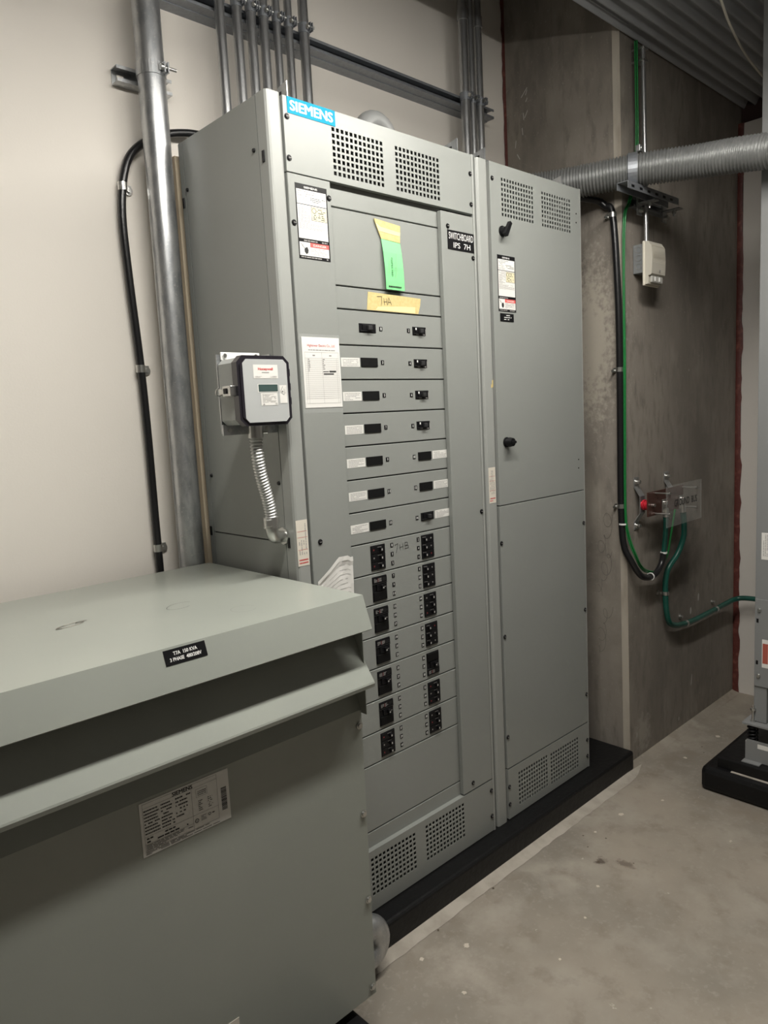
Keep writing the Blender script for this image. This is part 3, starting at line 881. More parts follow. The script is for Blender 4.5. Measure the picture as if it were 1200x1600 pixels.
for i in range(6): m.rect(fq, 0.126, 0.126 + r.uniform(0.002, 0.008), 1.6365 - i * 0.005, 1.6385 - i * 0.005, 0.0004, 'ink_grey')
m.rect(fq, 0.126, 0.144, 1.6045, 1.6065, 0.0006, 'ink'); m.rect(fq, 0.147, 0.170, 1.6040, 1.6080, 0.0006, 'ink'); m.rect(fq, 0.127, 0.162, 1.5980, 1.6010, 0.0006, 'ink')
o = m.build('circuit_schedule', loc=(0.124, -0.0012, 1.6))
tag(o, 'white printed circuit list in a clear sleeve, red heading, left of the breakers', 'paper')

tg = thing('inspection_tag', 'green inspection tag hanging on the upper blank plate under yellow tape', 'tag', (fx(0.40), YR, fz(1.98)))
m = MB()                                                       # the hanging card bows off the plate a little
card = [(0.362, 1.9765, 0.0035), (0.3625, 1.94, 0.009), (0.3635, 1.90, 0.012), (0.3645, 1.86, 0.0125), (0.365, 1.837, 0.012)]
vs = []
for (a, z, n) in card:
    for n2 in (n, n + 0.0006):
        vs += [FR.p(fx(a), fz(z), n2), FR.p(fx(a + 0.0745), fz(z), n2 - 0.001)]
fs = []
for i in range(4):
    a = 4 * i
    fs += [(a, a + 1, a + 5, a + 4), (a + 2, a + 6, a + 7, a + 3), (a, a + 4, a + 6, a + 2), (a + 1, a + 3, a + 7, a + 5)]
fs += [(0, 2, 3, 1), (16, 17, 19, 18)]
m.add(vs, fs, 'tag_green')
fgc = front(YR - 0.0135)
m.lines(fgc, fz(1.87), fz(1.945), fx(0.400), fx(0.412), 3, 'ink_grey', 11, 0.9, 0.0003, 0.25, True)
m.text(Frame((0, YR - 0.0135, 0), (0, 0, -1), (1, 0, 0)), 'INSPECTED', -fz(1.9), fx(0.391), 0.052, 0.0055, 'ink', 0.0004, 0.01)
m.lines(fgc, fz(1.88), fz(1.925), fx(0.373), fx(0.384), 2, 'ink_grey', 12, 0.9, 0.0003, 0.2, True)
m.lines(fgc, fx(0.374), fx(0.425), fz(1.842), fz(1.849), 1, 'ink', 13, 0.95, 0.0003, 0.5)
m.rect(fgc, fx(0.369), fx(0.432), fz(1.8495), fz(1.850), 0.0003, 'ink_grey')
m.build('card', tg)
m = MB()
m.poly(FR, [(fx(0.338), fz(2.028)), (fx(0.341), fz(2.018)), (fx(0.3615), fz(1.9765)), (fx(0.436), fz(1.972)), (fx(0.4395), fz(2.020))], 0.0030, 0.0050, 'tape_tan')
m.poly(FR, [(fx(0.341), fz(2.018)), (fx(0.352), fz(1.996)), (fx(0.436), fz(1.990)), (fx(0.438), fz(2.001)), (fx(0.36), fz(2.008))], 0.0050, 0.0056, 'tape_pale')
m.build('tape', tg)
o = thing('masking_tape', 'strip of tan masking tape with handwritten 7HA below the green tag', 'tape', (fx(0.4), YR, fz(1.80)))
m = MB()
m.poly(FR, [(fx(0.304), fz(1.827)), (fx(0.516), fz(1.822)), (fx(0.512), fz(1.80)), (fx(0.503), fz(1.7765)), (fx(0.297), fz(1.777)), (fx(0.300), fz(1.80))], 0.0003, 0.0009, 'tape_tan')
m.poly(FR, [(fx(0.338), fz(1.788)), (fx(0.33), fz(1.779)), (fx(0.490), fz(1.778)), (fx(0.490), fz(1.796)), (fx(0.43), fz(1.794))], 0.0009, 0.0013, 'tape_pale')
W_ = 0.0012
q = lambda a_, b_: (fx(0.337 + a_), fz(1.792 + b_))
m.stroke(FR, [q(0, 0.024), q(0.018, 0.025), q(0.017, 0.010), q(0.015, 0.0)], W_, 'ink', 0.0016)
m.stroke(FR, [q(0.026, 0.021), q(0.028, 0.002)], W_, 'ink', 0.0016); m.stroke(FR, [q(0.037, 0.021), q(0.039, 0.003)], W_, 'ink', 0.0016); m.stroke(FR, [q(0.027, 0.011), q(0.038, 0.012)], W_, 'ink', 0.0016)
m.stroke(FR, [q(0.041, 0.004), q(0.046, 0.023), q(0.056, 0.004)], W_, 'ink', 0.0016); m.stroke(FR, [q(0.043, 0.011), q(0.052, 0.011)], W_, 'ink', 0.0016)
m.build('strip', o)
m = MB()                                                       # crumpled torn sheet
r = random.Random(21)
N_ = 14
grid = []
for j in range(N_):
    for i in range(N_):
        u = 0.060 + 0.127 * i / (N_ - 1); top = 1.045 + 0.055 * min(1.0, max(0.0, (u - 0.062) / 0.075)) - (0.006 if u > 0.17 else 0)
        v = 0.93 + (top - 0.93) * j / (N_ - 1)
        n = 0.002 + 0.0025 * abs(math.sin(i * 0.42 + j * 0.23)) + 0.0006 * r.random() + (0.0025 if j > 11 else 0)
        grid.append(FS.p(u, v, n))
m.add(grid, [(j * N_ + i, j * N_ + i + 1, (j + 1) * N_ + i + 1, (j + 1) * N_ + i) for j in range(N_ - 1) for i in range(N_ - 1)], 'paper')
for j in range(1, N_ - 1):
    for i in range(1, N_ - 2):
        if r.random() < 0.8:
            a, b = grid[j * N_ + i], grid[j * N_ + i + 1]
            up_ = (grid[(j + 1) * N_ + i] - a) * 0.09
            off = Vector((0, -0.0007, 0))
            m.add([a + off, b + off, b + up_ + off, a + up_ + off], [(0, 1, 2, 3)], 'print_grey')
o = m.build('torn_paper', loc=(0.12, -0.004, 1.0), weld=False)
tag(o, 'crumpled torn white printout taped to the cabinet just above the low grey box', 'paper')

# ---- plain section to its right
pc = thing('switchboard', 'tall plain grey cabinet with two black door latches, right of the breaker cabinet', 'switchboard', (1.1, 0.2, 0), 'switchboard sections')
X0, X1 = 0.799, 1.4095
m = MB()
m.box(X0, X0 + 0.003, 0.010, 0.42, 0.002, H - 0.002, 'paint')
m.box(X1 - 0.003, X1, 0.004, 0.42, 0.002, H - 0.002, 'paint')
m.box(X0 + 0.003, X1 - 0.003, 0.416, 0.42, 0.002, H - 0.002, 'paint')
m.box(X0 + 0.003, X1 - 0.003, 0.022, 0.416, H - 0.004, H - 0.001, 'paint')
m.box(X0 + 0.003, X1 - 0.003, 0.022, 0.416, 0.0015, 0.004, 'paint')
m.box(0.86, X1 - 0.01, 0.050, 0.052, 0.25, 2.08, 'black_matte')
m.build('enclosure', pc)
m = MB()
m.poly(up(), [(0.8005, 0.03), (0.8005, 0.006), (0.804, 0.001), (0.809, -0.001), (0.846, -0.001), (0.853, 0.002), (0.857, 0.009), (0.857, 0.03)], 0.001, H - 0.004, 'paint_rail')
m.build('corner_post', pc)
m = MB()
m.poly(up(), [(1.401, 0.0), (1.4085, 0.0), (1.411, 0.003), (1.411, 0.02), (1.401, 0.02)], 0.001, H - 0.001, 'paint_rail')
m.build('edge_rail', pc)
m = MB()
m.plate_holes(F0, 0.8655, 1.3995, 1.1555, H - 0.003, 0.002, [(0.927, 1.105, 2.120, 2.241, 12, 8, 0.60), (1.157, 1.338, 2.118, 2.235, 12, 8, 0.60)], 'paint')
m.box(0.8655, 0.8675, 0.002, 0.018, 1.1555, H - 0.003, 'paint_rail'); m.box(0.8675, 1.3995, 0.002, 0.018, 1.1555, 1.1575, 'paint')
door = m.build('upper_door', pc)
def latch(u, v, parent, lever):
    m = MB()
    m.cyl((u, 0, v), (u, -0.004, v), 0.0175, 'black', 20)
    m.cyl((u, -0.004, v), (u, -0.016, v), 0.0145, 'black', 20, 0.0125)
    if lever:
        fr = front(-0.016)
        a = math.radians(58)
        d = Vector((math.cos(a), math.sin(a))); q_ = Vector((-d.y, d.x))
        pts = [d * 0.030 + q_ * 0.006, d * 0.030 - q_ * 0.006, -d * 0.020 - q_ * 0.008, -d * 0.020 + q_ * 0.008]
        m.poly(fr, [(u + p.x, v + p.y) for p in pts], 0.0, 0.012, 'black')
    else:
        m.cyl((u, -0.016, v), (u, -0.030, v), 0.017, 'black', 12, 0.014)
        m.fbox(front(-0.030), u - 0.012, u + 0.012, v - 0.004, v + 0.004, 0, 0.006, 'black', 0.001)
    m.build('latch', parent, loc=(u, 0, v))
latch(0.924, 2.070, door, True); latch(0.913, 1.370, door, False)
m = MB()
m.box(0.8655, 1.3995, 0.0, 0.018, 0.1965, 1.1515, 'paint', 0.0012, 1)
m.build('lower_panel', pc)
m = MB()
m.plate_holes(F0, 0.8655, 1.3995, 0.003, 0.1925, 0.002, [(0.927, 1.110, 0.034, 0.160, 12, 8, OPEN), (1.133, 1.326, 0.030, 0.156, 12, 8, OPEN)], 'paint')
m.box(0.8655, 0.8675, 0.0021, 0.018, 0.003, 0.1925, 'paint_rail'); m.box(0.8675, 1.3995, 0.0021, 0.018, 0.1905, 0.1925, 'paint')
m.build('vented_bottom_panel', pc)
face_screws([(0.879, 2.231), (0.869, 1.023), (0.871, 0.688), (0.871, 0.316), (0.871, 0.126), (0.871, 0.059), (1.394, 1.023), (1.394, 0.671), (1.394, 0.316), (1.394, 0.120), (1.394, 0.051)], pc, 0.0)
m = MB()
for (x, z) in ((1.378, 2.192), (1.377, 2.160), (1.366, 1.276), (1.365, 1.243)): m.cyl((x, 0, z), (x, -0.0012, z), 0.0028, 'black', 10)
m.build('rivet', door)
rating_label(0.893, 0.990, 1.809, 1.993, pc, 300, F0)
m = MB(); m.poly(front(-0.001), [(0.838, 1.555), (0.849, 1.558), (0.850, 1.582), (0.843, 1.580), (0.843, 1.568), (0.838, 1.566)], 0, 0.0006, 'tape_tan'); m.build('tape_remnant', pc)
m = MB(); m.fbox(F0, 0.900, 0.974, 1.7765, 1.803, 0, 0.0014, 'black')
m.lines(F0, 0.920, 0.960, 1.780, 1.800, 3, 'white_ink', 5, 0.85, 0.0018, 0.35); m.build('nameplate', pc)
side_sticker(front(-0.0012), 0.809, 0.845, 1.169, 1.290, 220, pc)
lifting_bracket(0.864, 0.012, pc); lifting_bracket(1.330, 0.03, pc)

# ---- conduit fitting on top of the breaker section
t = thing('conduit_elbow', 'short grey conduit elbow with silver fittings on top of the breaker cabinet', 'conduit', (0.6, 0.2, H))
arc = [(0.50 + 0.055 - 0.055 * math.cos(a), 0.20, H + 0.055 + 0.055 * math.sin(a)) for a in [PI * i / 12 for i in range(13)]]
m = MB(); m.tube([(0.50, 0.20, H + 0.002)] + arc + [(0.61, 0.20, H + 0.03)], 0.030, 'conduit_grey', 18); m.build('bend', t)
m = MB(); m.ring((0.61, 0.2, H + 0.028), (0, 0, 1), 0.028, 0.036, 0.02, 'zinc'); m.cyl((0.61, 0.2, H), (0.61, 0.2, H + 0.02), 0.033, 'zinc', 8); m.build('fitting', t)
m = MB(); m.cyl((0.650, 0.17, H + 0.055), (0.70, 0.15, H + 0.050), 0.016, 'zinc', 16); m.ring((0.675, 0.16, H + 0.052), (0.05, -0.02, 0), 0.016, 0.022, 0.008, 'zinc'); m.cyl((0.70, 0.15, H + 0.050), (0.72, 0.142, H + 0.046), 0.018, 'black', 16); m.cyl((0.68, 0.158, H), (0.68, 0.158, H + 0.05), 0.012, 'zinc', 10); m.build('connector', t)
m = MB(); m.cyl((0.495, 0.13, H), (0.495, 0.13, H + 0.022), 0.036, 'white_ink', 20, 0.024); m.build('bushing', t)

# ---- meter on the left side of the breaker section
mt = thing('energy_meter', 'small grey wall meter box with clear dark cover and display, beside tall cabinet', 'meter', (-0.09, 0.0, 1.555))
MX0, MX1, MZ0, MZ1 = -0.164, -0.012, 1.472, 1.640
def octo(x0, x1, z0, z1, c): return [(x0 + c, z0), (x1 - c, z0), (x1, z0 + c), (x1, z1 - c), (x1 - c, z1), (x0 + c, z1), (x0, z1 - c), (x0, z0 + c)]
m = MB(); m.poly(front(0.052), octo(MX0 + 0.004, MX1 - 0.004, MZ0 + 0.004, MZ1 - 0.004, 0.012), 0, 0.068, 'meter_grey'); m.build('case', mt)
m = MB()
m.poly(front(-0.016), octo(MX0, MX1, MZ0, MZ1, 0.016), 0, 0.022, 'meter_window')
m.poly(front(-0.038), octo(MX0 + 0.007, MX1 - 0.005, MZ0 + 0.006, MZ1 - 0.006, 0.016), 0, 0.003, 'meter_window')
for z in (1.60, 1.565, 1.53): m.box(MX1 - 0.001, MX1 + 0.005, -0.034, -0.018, z - 0.009, z + 0.009, 'meter_window', 0.001)
m.build('cover', mt)
m = MB()
fm = front(-0.041)
m.poly(fm, octo(-0.150, -0.0225, 1.480, 1.631, 0.010), 0, 0.0008, 'meter_face')
fm = front(-0.0419)
m.rect(fm, -0.121, -0.050, 1.585, 1.618, 0.0004, 'sticker_white')
m.text(fm, 'Honeywell', -0.086, 1.6070, 0.043, 0.0080, 'red_band', 0.0008, heavy=0.0004)
m.rect(fm, -0.097, -0.076, 1.5985, 1.600, 0.0008, 'ink_grey')
m.lines(fm, -0.117, -0.098, 1.587, 1.591, 2, 'ink_grey', 3, 0.9, 0.0008, 0.3); m.lines(fm, -0.073, -0.054, 1.587, 1.591, 2, 'ink_grey', 4, 0.9, 0.0008, 0.3)
m.rect(fm, -0.1115, -0.0525, 1.5515, 1.5715, 0.0004, 'sticker_white')
m.rect(fm, -0.1095, -0.0535, 1.5535, 1.5705, 0.0008, 'lcd')
m.rect(fm, -0.1045, -0.0555, 1.520, 1.550, 0.0006, 'sticker_white')
m.lines(fm, -0.100, -0.060, 1.5265, 1.548, 8, 'ink_grey', 6, 0.85, 0.0010, 0.3)
m.text(fm, 'CE', -0.0605, 1.5235, 0.0055, 0.004, 'ink', 0.0010, 0.0)
m.poly(fm, [(-0.0998, 1.5215), (-0.0940, 1.5215), (-0.0968, 1.5255)], 0.0008, 0.0010, 'ink_grey')
m.rect(fm, -0.0485, -0.027, 1.5245, 1.5685, 0.0006, 'sticker_white')
m.stroke(fm, [(-0.0385, 1.5655), (-0.0455, 1.554), (-0.044, 1.550), (-0.037, 1.5455), (-0.035, 1.546), (-0.035, 1.560)], 0.0007, 'ink', 0.0010)
m.ring(fm.p(-0.040, 1.553, 0.0010), fm.n, 0.0008, 0.0019, 0.0002, 'ink', 10)
m.lines(fm, 1.547, 1.565, -0.0335, -0.0295, 2, 'ink_grey', 8, 0.9, 0.0010, 0.3, True)
m.build('faceplate', mt)
m = MB()
m.box(-0.150, -0.036, 0.052, 0.056, 1.636, 1.656, 'white_ink', 0.0015)
m.box(-0.160, 0.0, 0.056, 0.060, 1.456, 1.650, 'galv')
m.box(-0.160, 0.0, 0.050, 0.0555, 1.452, 1.478, 'galv')
m.box(-0.003, 0.0, 0.056, 0.100, 1.452, 1.655, 'galv')
for (x, z) in ((-0.140, 1.647), (-0.050, 1.647), (-0.142, 1.464), (-0.030, 1.464)): m.cyl((x, 0.052, z), (x, 0.0475, z), 0.0055, 'zinc', 8)
m.build('bracket', mt)
m = MB()
m.box(-0.179, -0.162, -0.028, 0.010, 1.545, 1.570, 'zinc', 0.002); m.box(-0.174, -0.163, 0.010, 0.034, 1.550, 1.565, 'zinc', 0.002)
m.ring((-0.177, 0.028, 1.557), (0, 1, 0.2), 0.008, 0.010, 0.003, 'zinc', 16); m.box(-0.182, -0.176, -0.012, 0.0, 1.551, 1.564, 'black')
m.build('latch', mt)
cf = thing('flexible_conduit', 'short ribbed silver conduit dropping from the meter into the cabinet side', 'conduit', (-0.05, 0.05, 1.32))
cpath = resample(smooth_path([(-0.092, 0.012, 1.446), (-0.090, 0.014, 1.40), (-0.078, 0.022, 1.345), (-0.060, 0.030, 1.29), (-0.050, 0.034, 1.25), (-0.048, 0.036, 1.225)]), 0.0010)
m = MB(); m.tube(cpath, lambda L: 0.0150 + 0.0017 * math.sin(L * 2 * PI / 0.0080), 'flex_steel', 18); m.build('hose', cf)
m = MB()
m.cyl((-0.092, 0.012, 1.473), (-0.092, 0.012, 1.442), 0.019, 'zinc', 18); m.cyl((-0.075, 0.002, 1.455), (-0.066, -0.004, 1.455), 0.005, 'zinc', 8)
m.build('connector', cf)
m = MB()
m.cyl((-0.048, 0.036, 1.234), (-0.048, 0.036, 1.205), 0.021, 'zinc', 18); m.box(-0.080, -0.060, 0.010, 0.024, 1.212, 1.232, 'zinc', 0.003)
m.tube(smooth_path([(-0.048, 0.036, 1.208), (-0.046, 0.037, 1.190), (-0.034, 0.042, 1.178), (-0.016, 0.048, 1.176), (-0.001, 0.050, 1.176)]), 0.0165, 'zinc', 16)
m.ring((-0.003, 0.050, 1.176), (1, 0, 0), 0.0165, 0.024, 0.005, 'zinc', 8)
m.build('elbow', cf)

# ================================================================== THE TRANSFORMER
TX0, TX1 = -1.16, -0.028
tr = thing('transformer', 'low wide grey transformer box with sloped lid in the foreground', 'transformer', (-0.6, 0.05, 0))
m = MB()
m.sheet([(0.422, 0.985), (0.420, 1.066), (-0.2835, 1.067), (-0.311, 0.990), (-0.304, 0.986)], 0.002, 'x', TX0, TX1 + 0.004, 'paint_tr')
# end skirts of the lid
for x in (TX0, TX1 + 0.0025):
    m.poly(side(x), [(-0.42, 1.066), (-0.42, 0.99), (0.286, 0.99), (0.2835, 1.066)], 0, 0.0015, 'paint_tr')
lid = m.build('lid', tr)
m = MB()
m.sheet([(-0.232, 1.02), (-0.250, 0.965), (-0.284, 0.898), (-0.3100, 0.8625), (-0.3115, 0.8585), (-0.3100, 0.8500), (-0.262, 0.848)], 0.0018, 'x', TX0, TX1 + 0.003, 'paint_tr')
m.build('louvre', tr)
m = MB()
m.sheet([(-0.225, 0.86), (-0.262, 0.782), (-0.257, 0.028), (-0.20, 0.028)], 0.002, 'x', TX0 + 0.002, TX1 - 0.003, 'paint_tr')
fp = m.build('front_panel', tr)
m = MB()
for x in (TX0, TX1 - 0.0015):
    m.poly(side(x), [(-0.41, 0.03), (0.250, 0.03), (0.258, 0.775), (0.282, 0.775), (0.282, 0.99), (0.272, 1.03), (-0.41, 1.03)], 0, 0.0018, 'paint_tr')
m.box(TX0 + 0.002, TX1 - 0.004, 0.405, 0.409, 0.03, 1.03, 'paint_tr')
m.box(TX0 + 0.002, TX1 - 0.004, -0.250, 0.405, 0.031, 0.034, 'paint_tr')
m.build('body', tr)
for x in (TX0 + 0.1, TX1 - 0.16):
    m = MB(); m.box(x - 0.04, x + 0.04, -0.18, 0.38, 0.0, 0.031, 'black_matte'); m.build('foot', tr)
mb = MB(); mb.cyl((0, 0, 0), (0, -0.005, 0), 0.0065, 'zinc', 6); mb.cyl((0, 0, 0), (0, -0.0012, 0), 0.009, 'zinc', 14)
b0 = None
for (x, y, z) in ((-0.040, -0.2635, 0.745), (-0.042, -0.262, 0.519), (-0.042, -0.261, 0.291), (-0.044, -0.259, 0.052)):
    if b0 is None: b0 = mb.build('bolt', tr, loc=(0, 0, 0)); b0.location = Vector((x, y, z)) - ORIGIN[tr.name]
    else: put(b0, (x, y, z), tr)
fl_ = Frame((0, -0.2837, 1.067), (1, 0, 0), (0, 0.0275, 0.077))
m = MB(); m.fbox(fl_, -0.5275, -0.4405, -0.034, -0.0045, 0.0, 0.0008, 'black')
m.text(fl_, 'T7A  150 KVA', -0.484, -0.0135, 0.050, 0.0070, 'white_ink', 0.0012, heavy=0.0003)
m.text(fl_, '3 PHASE  480/208V', -0.485, -0.0245, 0.066, 0.0070, 'white_ink', 0.0012, heavy=0.0003)
m.build('nameplate', tr)
ft = Frame((0, -0.2622, 0.782), (1, 0, 0), (0, -0.005, 0.754))
m = MB()
u0, u1, v0, v1 = -0.593, -0.401, -0.115, -0.006
m.fbox(ft, u0, u1, v0, v1, 0, 0.0008, 'paper')
U = lambda a: u0 + a * (u1 - u0)
V = lambda b: v0 + b * (v1 - v0)
m.text(ft, 'SIEMENS', U(0.465), V(0.93), 0.044, 0.0080, 'ink', 0.0012, heavy=0.0004)
m.frame_lines(ft, U(0.03), U(0.86), V(0.10), V(0.97), 0.0006, 'ink_grey', 0.0012)
m.rect(ft, U(0.03), U(0.86), V(0.885), V(0.89), 0.0012, 'ink_grey')
m.rect(ft, U(0.56), U(0.563), V(0.10), V(0.885), 0.0012, 'ink_grey')
m.rect(ft, U(0.03), U(0.86), V(0.355), V(0.36), 0.0012, 'ink_grey')
m.rect(ft, U(0.03), U(0.56), V(0.215), V(0.22), 0.0012, 'ink_grey')
m.lines(ft, U(0.04), U(0.20), V(0.38), V(0.86), 8, 'ink', 1, 0.9, 0.0012, 0.38); m.lines(ft, U(0.22), U(0.36), V(0.38), V(0.86), 8, 'ink', 2, 0.75, 0.0012, 0.38); m.lines(ft, U(0.38), U(0.55), V(0.45), V(0.86), 6, 'ink', 3, 0.8, 0.0012, 0.38)
m.lines(ft, U(0.05), U(0.50), V(0.225), V(0.345), 2, 'ink', 4, 0.7, 0.0012, 0.45)
m.lines(ft, U(0.04), U(0.55), V(0.105), V(0.21), 4, 'ink', 5, 0.95, 0.0012, 0.4)
m.lines(ft, U(0.03), U(0.86), V(0.02), V(0.095), 3, 'ink', 6, 0.95, 0.0012, 0.4)
m.frame_lines(ft, U(0.61), U(0.74), V(0.68), V(0.84), 0.0005, 'ink_grey', 0.0012); m.lines(ft, U(0.63), U(0.73), V(0.70), V(0.80), 3, 'ink', 7, 0.9, 0.0012, 0.35)
m.lines(ft, U(0.63), U(0.68), V(0.40), V(0.62), 6, 'ink', 8, 0.95, 0.0012, 0.4); m.lines(ft, U(0.74), U(0.80), V(0.40), V(0.62), 6, 'ink', 9, 0.5, 0.0012, 0.4)
for (a, b, q) in ((0.60, 0.24, 0.0045), (0.75, 0.27, 0.0030)):
    m.ring(ft.p(U(a), V(b), 0.0012), ft.n, q * 0.72, q, 0.0002, 'ink', 14)
m.text(ft, 'UL', U(0.60), V(0.24), 0.0035, 0.0035, 'ink', 0.0013, 0.01)
m.lines(ft, U(0.65), U(0.72), V(0.20), V(0.31), 4, 'ink', 14, 0.9, 0.0012, 0.35); m.lines(ft, U(0.78), U(0.85), V(0.25), V(0.29), 1, 'ink', 15, 0.9, 0.0012, 0.5)
r = random.Random(5); z = V(0.22)
while z < V(0.66):
    h = r.uniform(0.0004, 0.0016); m.rect(ft, U(0.90), U(0.965), z, z + h, 0.0012, 'ink'); z += h + r.uniform(0.0004, 0.0012)
m.build('rating_plate', tr)
m = MB(); m.fbox(ft, -0.500, -0.421, -0.66, -0.566, 0, 0.0008, 'paper_cream'); m.lines(ft, -0.49, -0.43, -0.65, -0.58, 6, 'ink_grey', 17, 0.9, 0.0012, 0.35); m.build('warning_sticker', tr)
# scuffs on the lid: chalk trace and cup rings
m = MB(); fu = up(1.0672)
def ellipse(cx_, cy_, a, b, rot, w, mtl, n=26, part=1.0):
    pts = []
    for i in range(int(n * part) + 1):
        t_ = 2 * PI * i / n; x, y = a * math.cos(t_), b * math.sin(t_)
        pts.append((cx_ + x * math.cos(rot) - y * math.sin(rot), cy_ + x * math.sin(rot) + y * math.cos(rot)))
    m.stroke(fu, pts, w, mtl, 0.0002)
ellipse(-0.575, 0.045, 0.030, 0.010, 0.25, 0.0024, 'chip'); ellipse(-0.597, 0.040, 0.014, 0.007, 0.6, 0.0022, 'chip', part=0.7); ellipse(-0.55, 0.052, 0.012, 0.006, 0.1, 0.0022, 'chip', part=0.8)
ellipse(-0.345, -0.005, 0.036, 0.024, 0.4, 0.0010, 'dark_grey', part=0.8); ellipse(-0.268, -0.155, 0.028, 0.028, 0.0, 0.0008, 'ink_grey', part=0.9)
m.build('scuff_marks', lid)
m = MB(); m.box(-1.3, -0.085, -0.52, 0.42, ZF, -0.0005, 'black_pad', 0.010, 3)
tag(m.build('equipment_pad', loc=(-0.7, 0, ZF)), 'black pad under the low grey transformer, at bottom edge', 'equipment pad')
# grey conduit bend peeking past the transformer's corner
t = thing('conduit_bend', 'smooth grey conduit bend peeking from behind the low transformer near floor', 'conduit', (0.07, -0.1, ZF))
arc = [(-0.022, -0.105, 0.066), (0.02, -0.105, 0.066)] + [(0.070 + 0.043 * math.sin(a), -0.105, 0.023 + 0.043 * math.cos(a)) for a in [PI * i / 12 for i in range(13)]] + [(0.02, -0.105, -0.02), (-0.022, -0.105, -0.02)]
m = MB(); m.tube(arc, 0.036, 'galv', 20); m.build('bend', t)

# ================================================================== CONDUITS AND CABLES ON THE BACK WALL
def pipe_strap(x, y, z, r_, parent, bolt_side=1):
    m = MB(); m.ring((x, y, z), (0, 0, 1), r_, r_ + 0.0025, 0.030, 'strut_steel', 20)
    yb = y - r_ - 0.006
    m.box(x + 0.004, x + 0.007, yb - 0.008, y - r_ + 0.002, z - 0.013, z + 0.013, 'strut_steel'); m.box(x + 0.012, x + 0.015, yb - 0.008, y - r_ + 0.004, z - 0.013, z + 0.013, 'strut_steel')
    m.cyl((x - 0.004, yb - 0.002, z), (x + 0.022, yb - 0.002, z), 0.0045, 'zinc', 8); m.cyl((x - 0.006, yb - 0.002, z), (x, yb - 0.002, z), 0.008, 'zinc', 6)
    m.build('strap', parent, loc=(x, y, z))
ordn = ['leftmost', 'second from left', 'third from left', 'middle', 'third from right', 'second from right', 'rightmost']
for i, (x, r_) in enumerate(((0.180, 0.0150), (0.240, 0.0150), (0.291, 0.0150), (0.338, 0.0150), (0.388, 0.0125), (0.435, 0.0130), (0.497, 0.0165))):
    t = thing('conduit_pipe', 'thin upright steel conduit behind the breaker cabinet, %s of the seven' % ordn[i], 'conduit', (x, 0.452, 0), 'thin conduits rising behind the breaker cabinet')
    m = MB(); m.cyl((x, 0.452, 0.0), (x, 0.452, 3.7), r_, 'emt', 20); m.build('pipe', t)
    pipe_strap(x, 0.452, 2.745, r_, t)
for i, (x, r_, lab) in enumerate(((1.305, 0.0185, 'leftmost and thickest'), (1.350, 0.0135, 'middle one'), (1.397, 0.0165, 'rightmost'))):
    t = thing('conduit_pipe', 'upright steel conduit where the two cabinets meet, %s of three' % lab, 'conduit', (x, 0.452, 0), 'conduits at the right end of the strut')
    m = MB(); m.cyl((x, 0.452, 0.0), (x, 0.452, 3.7), r_, 'emt', 20)
    if i != 1: m.cyl((x, 0.452, 3.02), (x, 0.452, 3.06), r_ + 0.003, 'emt', 20)
    m.build('pipe', t)
    pipe_strap(x, 0.452, 2.735, r_, t)
m = MB(); m.tube([(1.418, 0.46, 2.30), (1.418, 0.46, 2.50), (1.421, 0.47, 2.68)], 0.004, 'cable_white', 8)
tag(m.build('wall_cable', loc=(1.418, 0.46, 2.3)), 'thin pale cable beside the rightmost upright conduit', 'cable')
t = thing('strut_channel', 'long steel strut running along the wall behind the upright conduits', 'strut', (0.7, 0.5, 2.70), 'steel struts on the wall')
def channel(y0, y1, z0, z1, x0, x1, open_front, mtl='strut_steel'):
    m = MB()
    if open_front: prof = [(y0, z0 + 0.009), (y0, z0), (y1, z0), (y1, z1), (y0, z1), (y0, z1 - 0.009)]
    else: prof = [(y1, z0 + 0.009), (y1, z0), (y0, z0), (y0, z1), (y1, z1), (y1, z1 - 0.009)]
    m.sheet(prof, 0.0025, 'x', x0, x1, mtl)
    return m
channel(0.470, 0.509, 2.705, 2.742, 0.0, 1.513, True).build('front_channel', t); channel(0.5095, 0.549, 2.705, 2.742, 0.0, 1.513, False).build('rear_channel', t)
t = thing('conduit_pipe', 'thick galvanised conduit standing left of the breaker cabinet', 'conduit', (-0.054, 0.468, ZF))
m = MB(); m.cyl((-0.060, 0.468, ZF), (-0.046, 0.468, 3.8), 0.0385, 'galv', 36); m.build('pipe', t)
m = MB()
m.ring((-0.051, 0.468, 2.475), (0, 0, 1), 0.0385, 0.0415, 0.034, 'galv', 32)
m.box(-0.037, -0.033, 0.414, 0.434, 2.461, 2.489, 'galv'); m.box(-0.026, -0.022, 0.414, 0.440, 2.461, 2.489, 'galv')
m.cyl((-0.042, 0.421, 2.475), (0.002, 0.421, 2.475), 0.0045, 'zinc', 10); m.cyl((-0.046, 0.421, 2.475), (-0.037, 0.421, 2.475), 0.009, 'zinc', 6)
m.build('strap', t)
m = MB(); m.rect(Frame((-0.049, 0.468 - 0.0392, 0), (1, 0.75, 0), (0, 0, 1)), 0.02, 0.034, 2.36, 2.42, 0.0015, 'red_band'); m.build('faded_sticker', t)
t = thing('strut_channel', 'short steel strut stub holding the thick conduit to the wall', 'strut', (-0.05, 0.53, 2.45), 'steel struts on the wall')
channel(0.510, 0.549, 2.447, 2.490, -0.132, 0.034, True, 'galv').build('channel', t)
m = MB(); m.box(-0.118, -0.098, 0.5435, 0.545, 2.460, 2.478, 'wall_white'); m.build('slot', t)
m = MB(); m.box(0.001, 0.026, 0.470, 0.546, 0.0, 2.262, 'plywood')
tag(m.build('wood_batten', loc=(0.013, 0.5, 0)), 'tall narrow tan wooden strip between thick conduit and cabinet', 'wood strip')

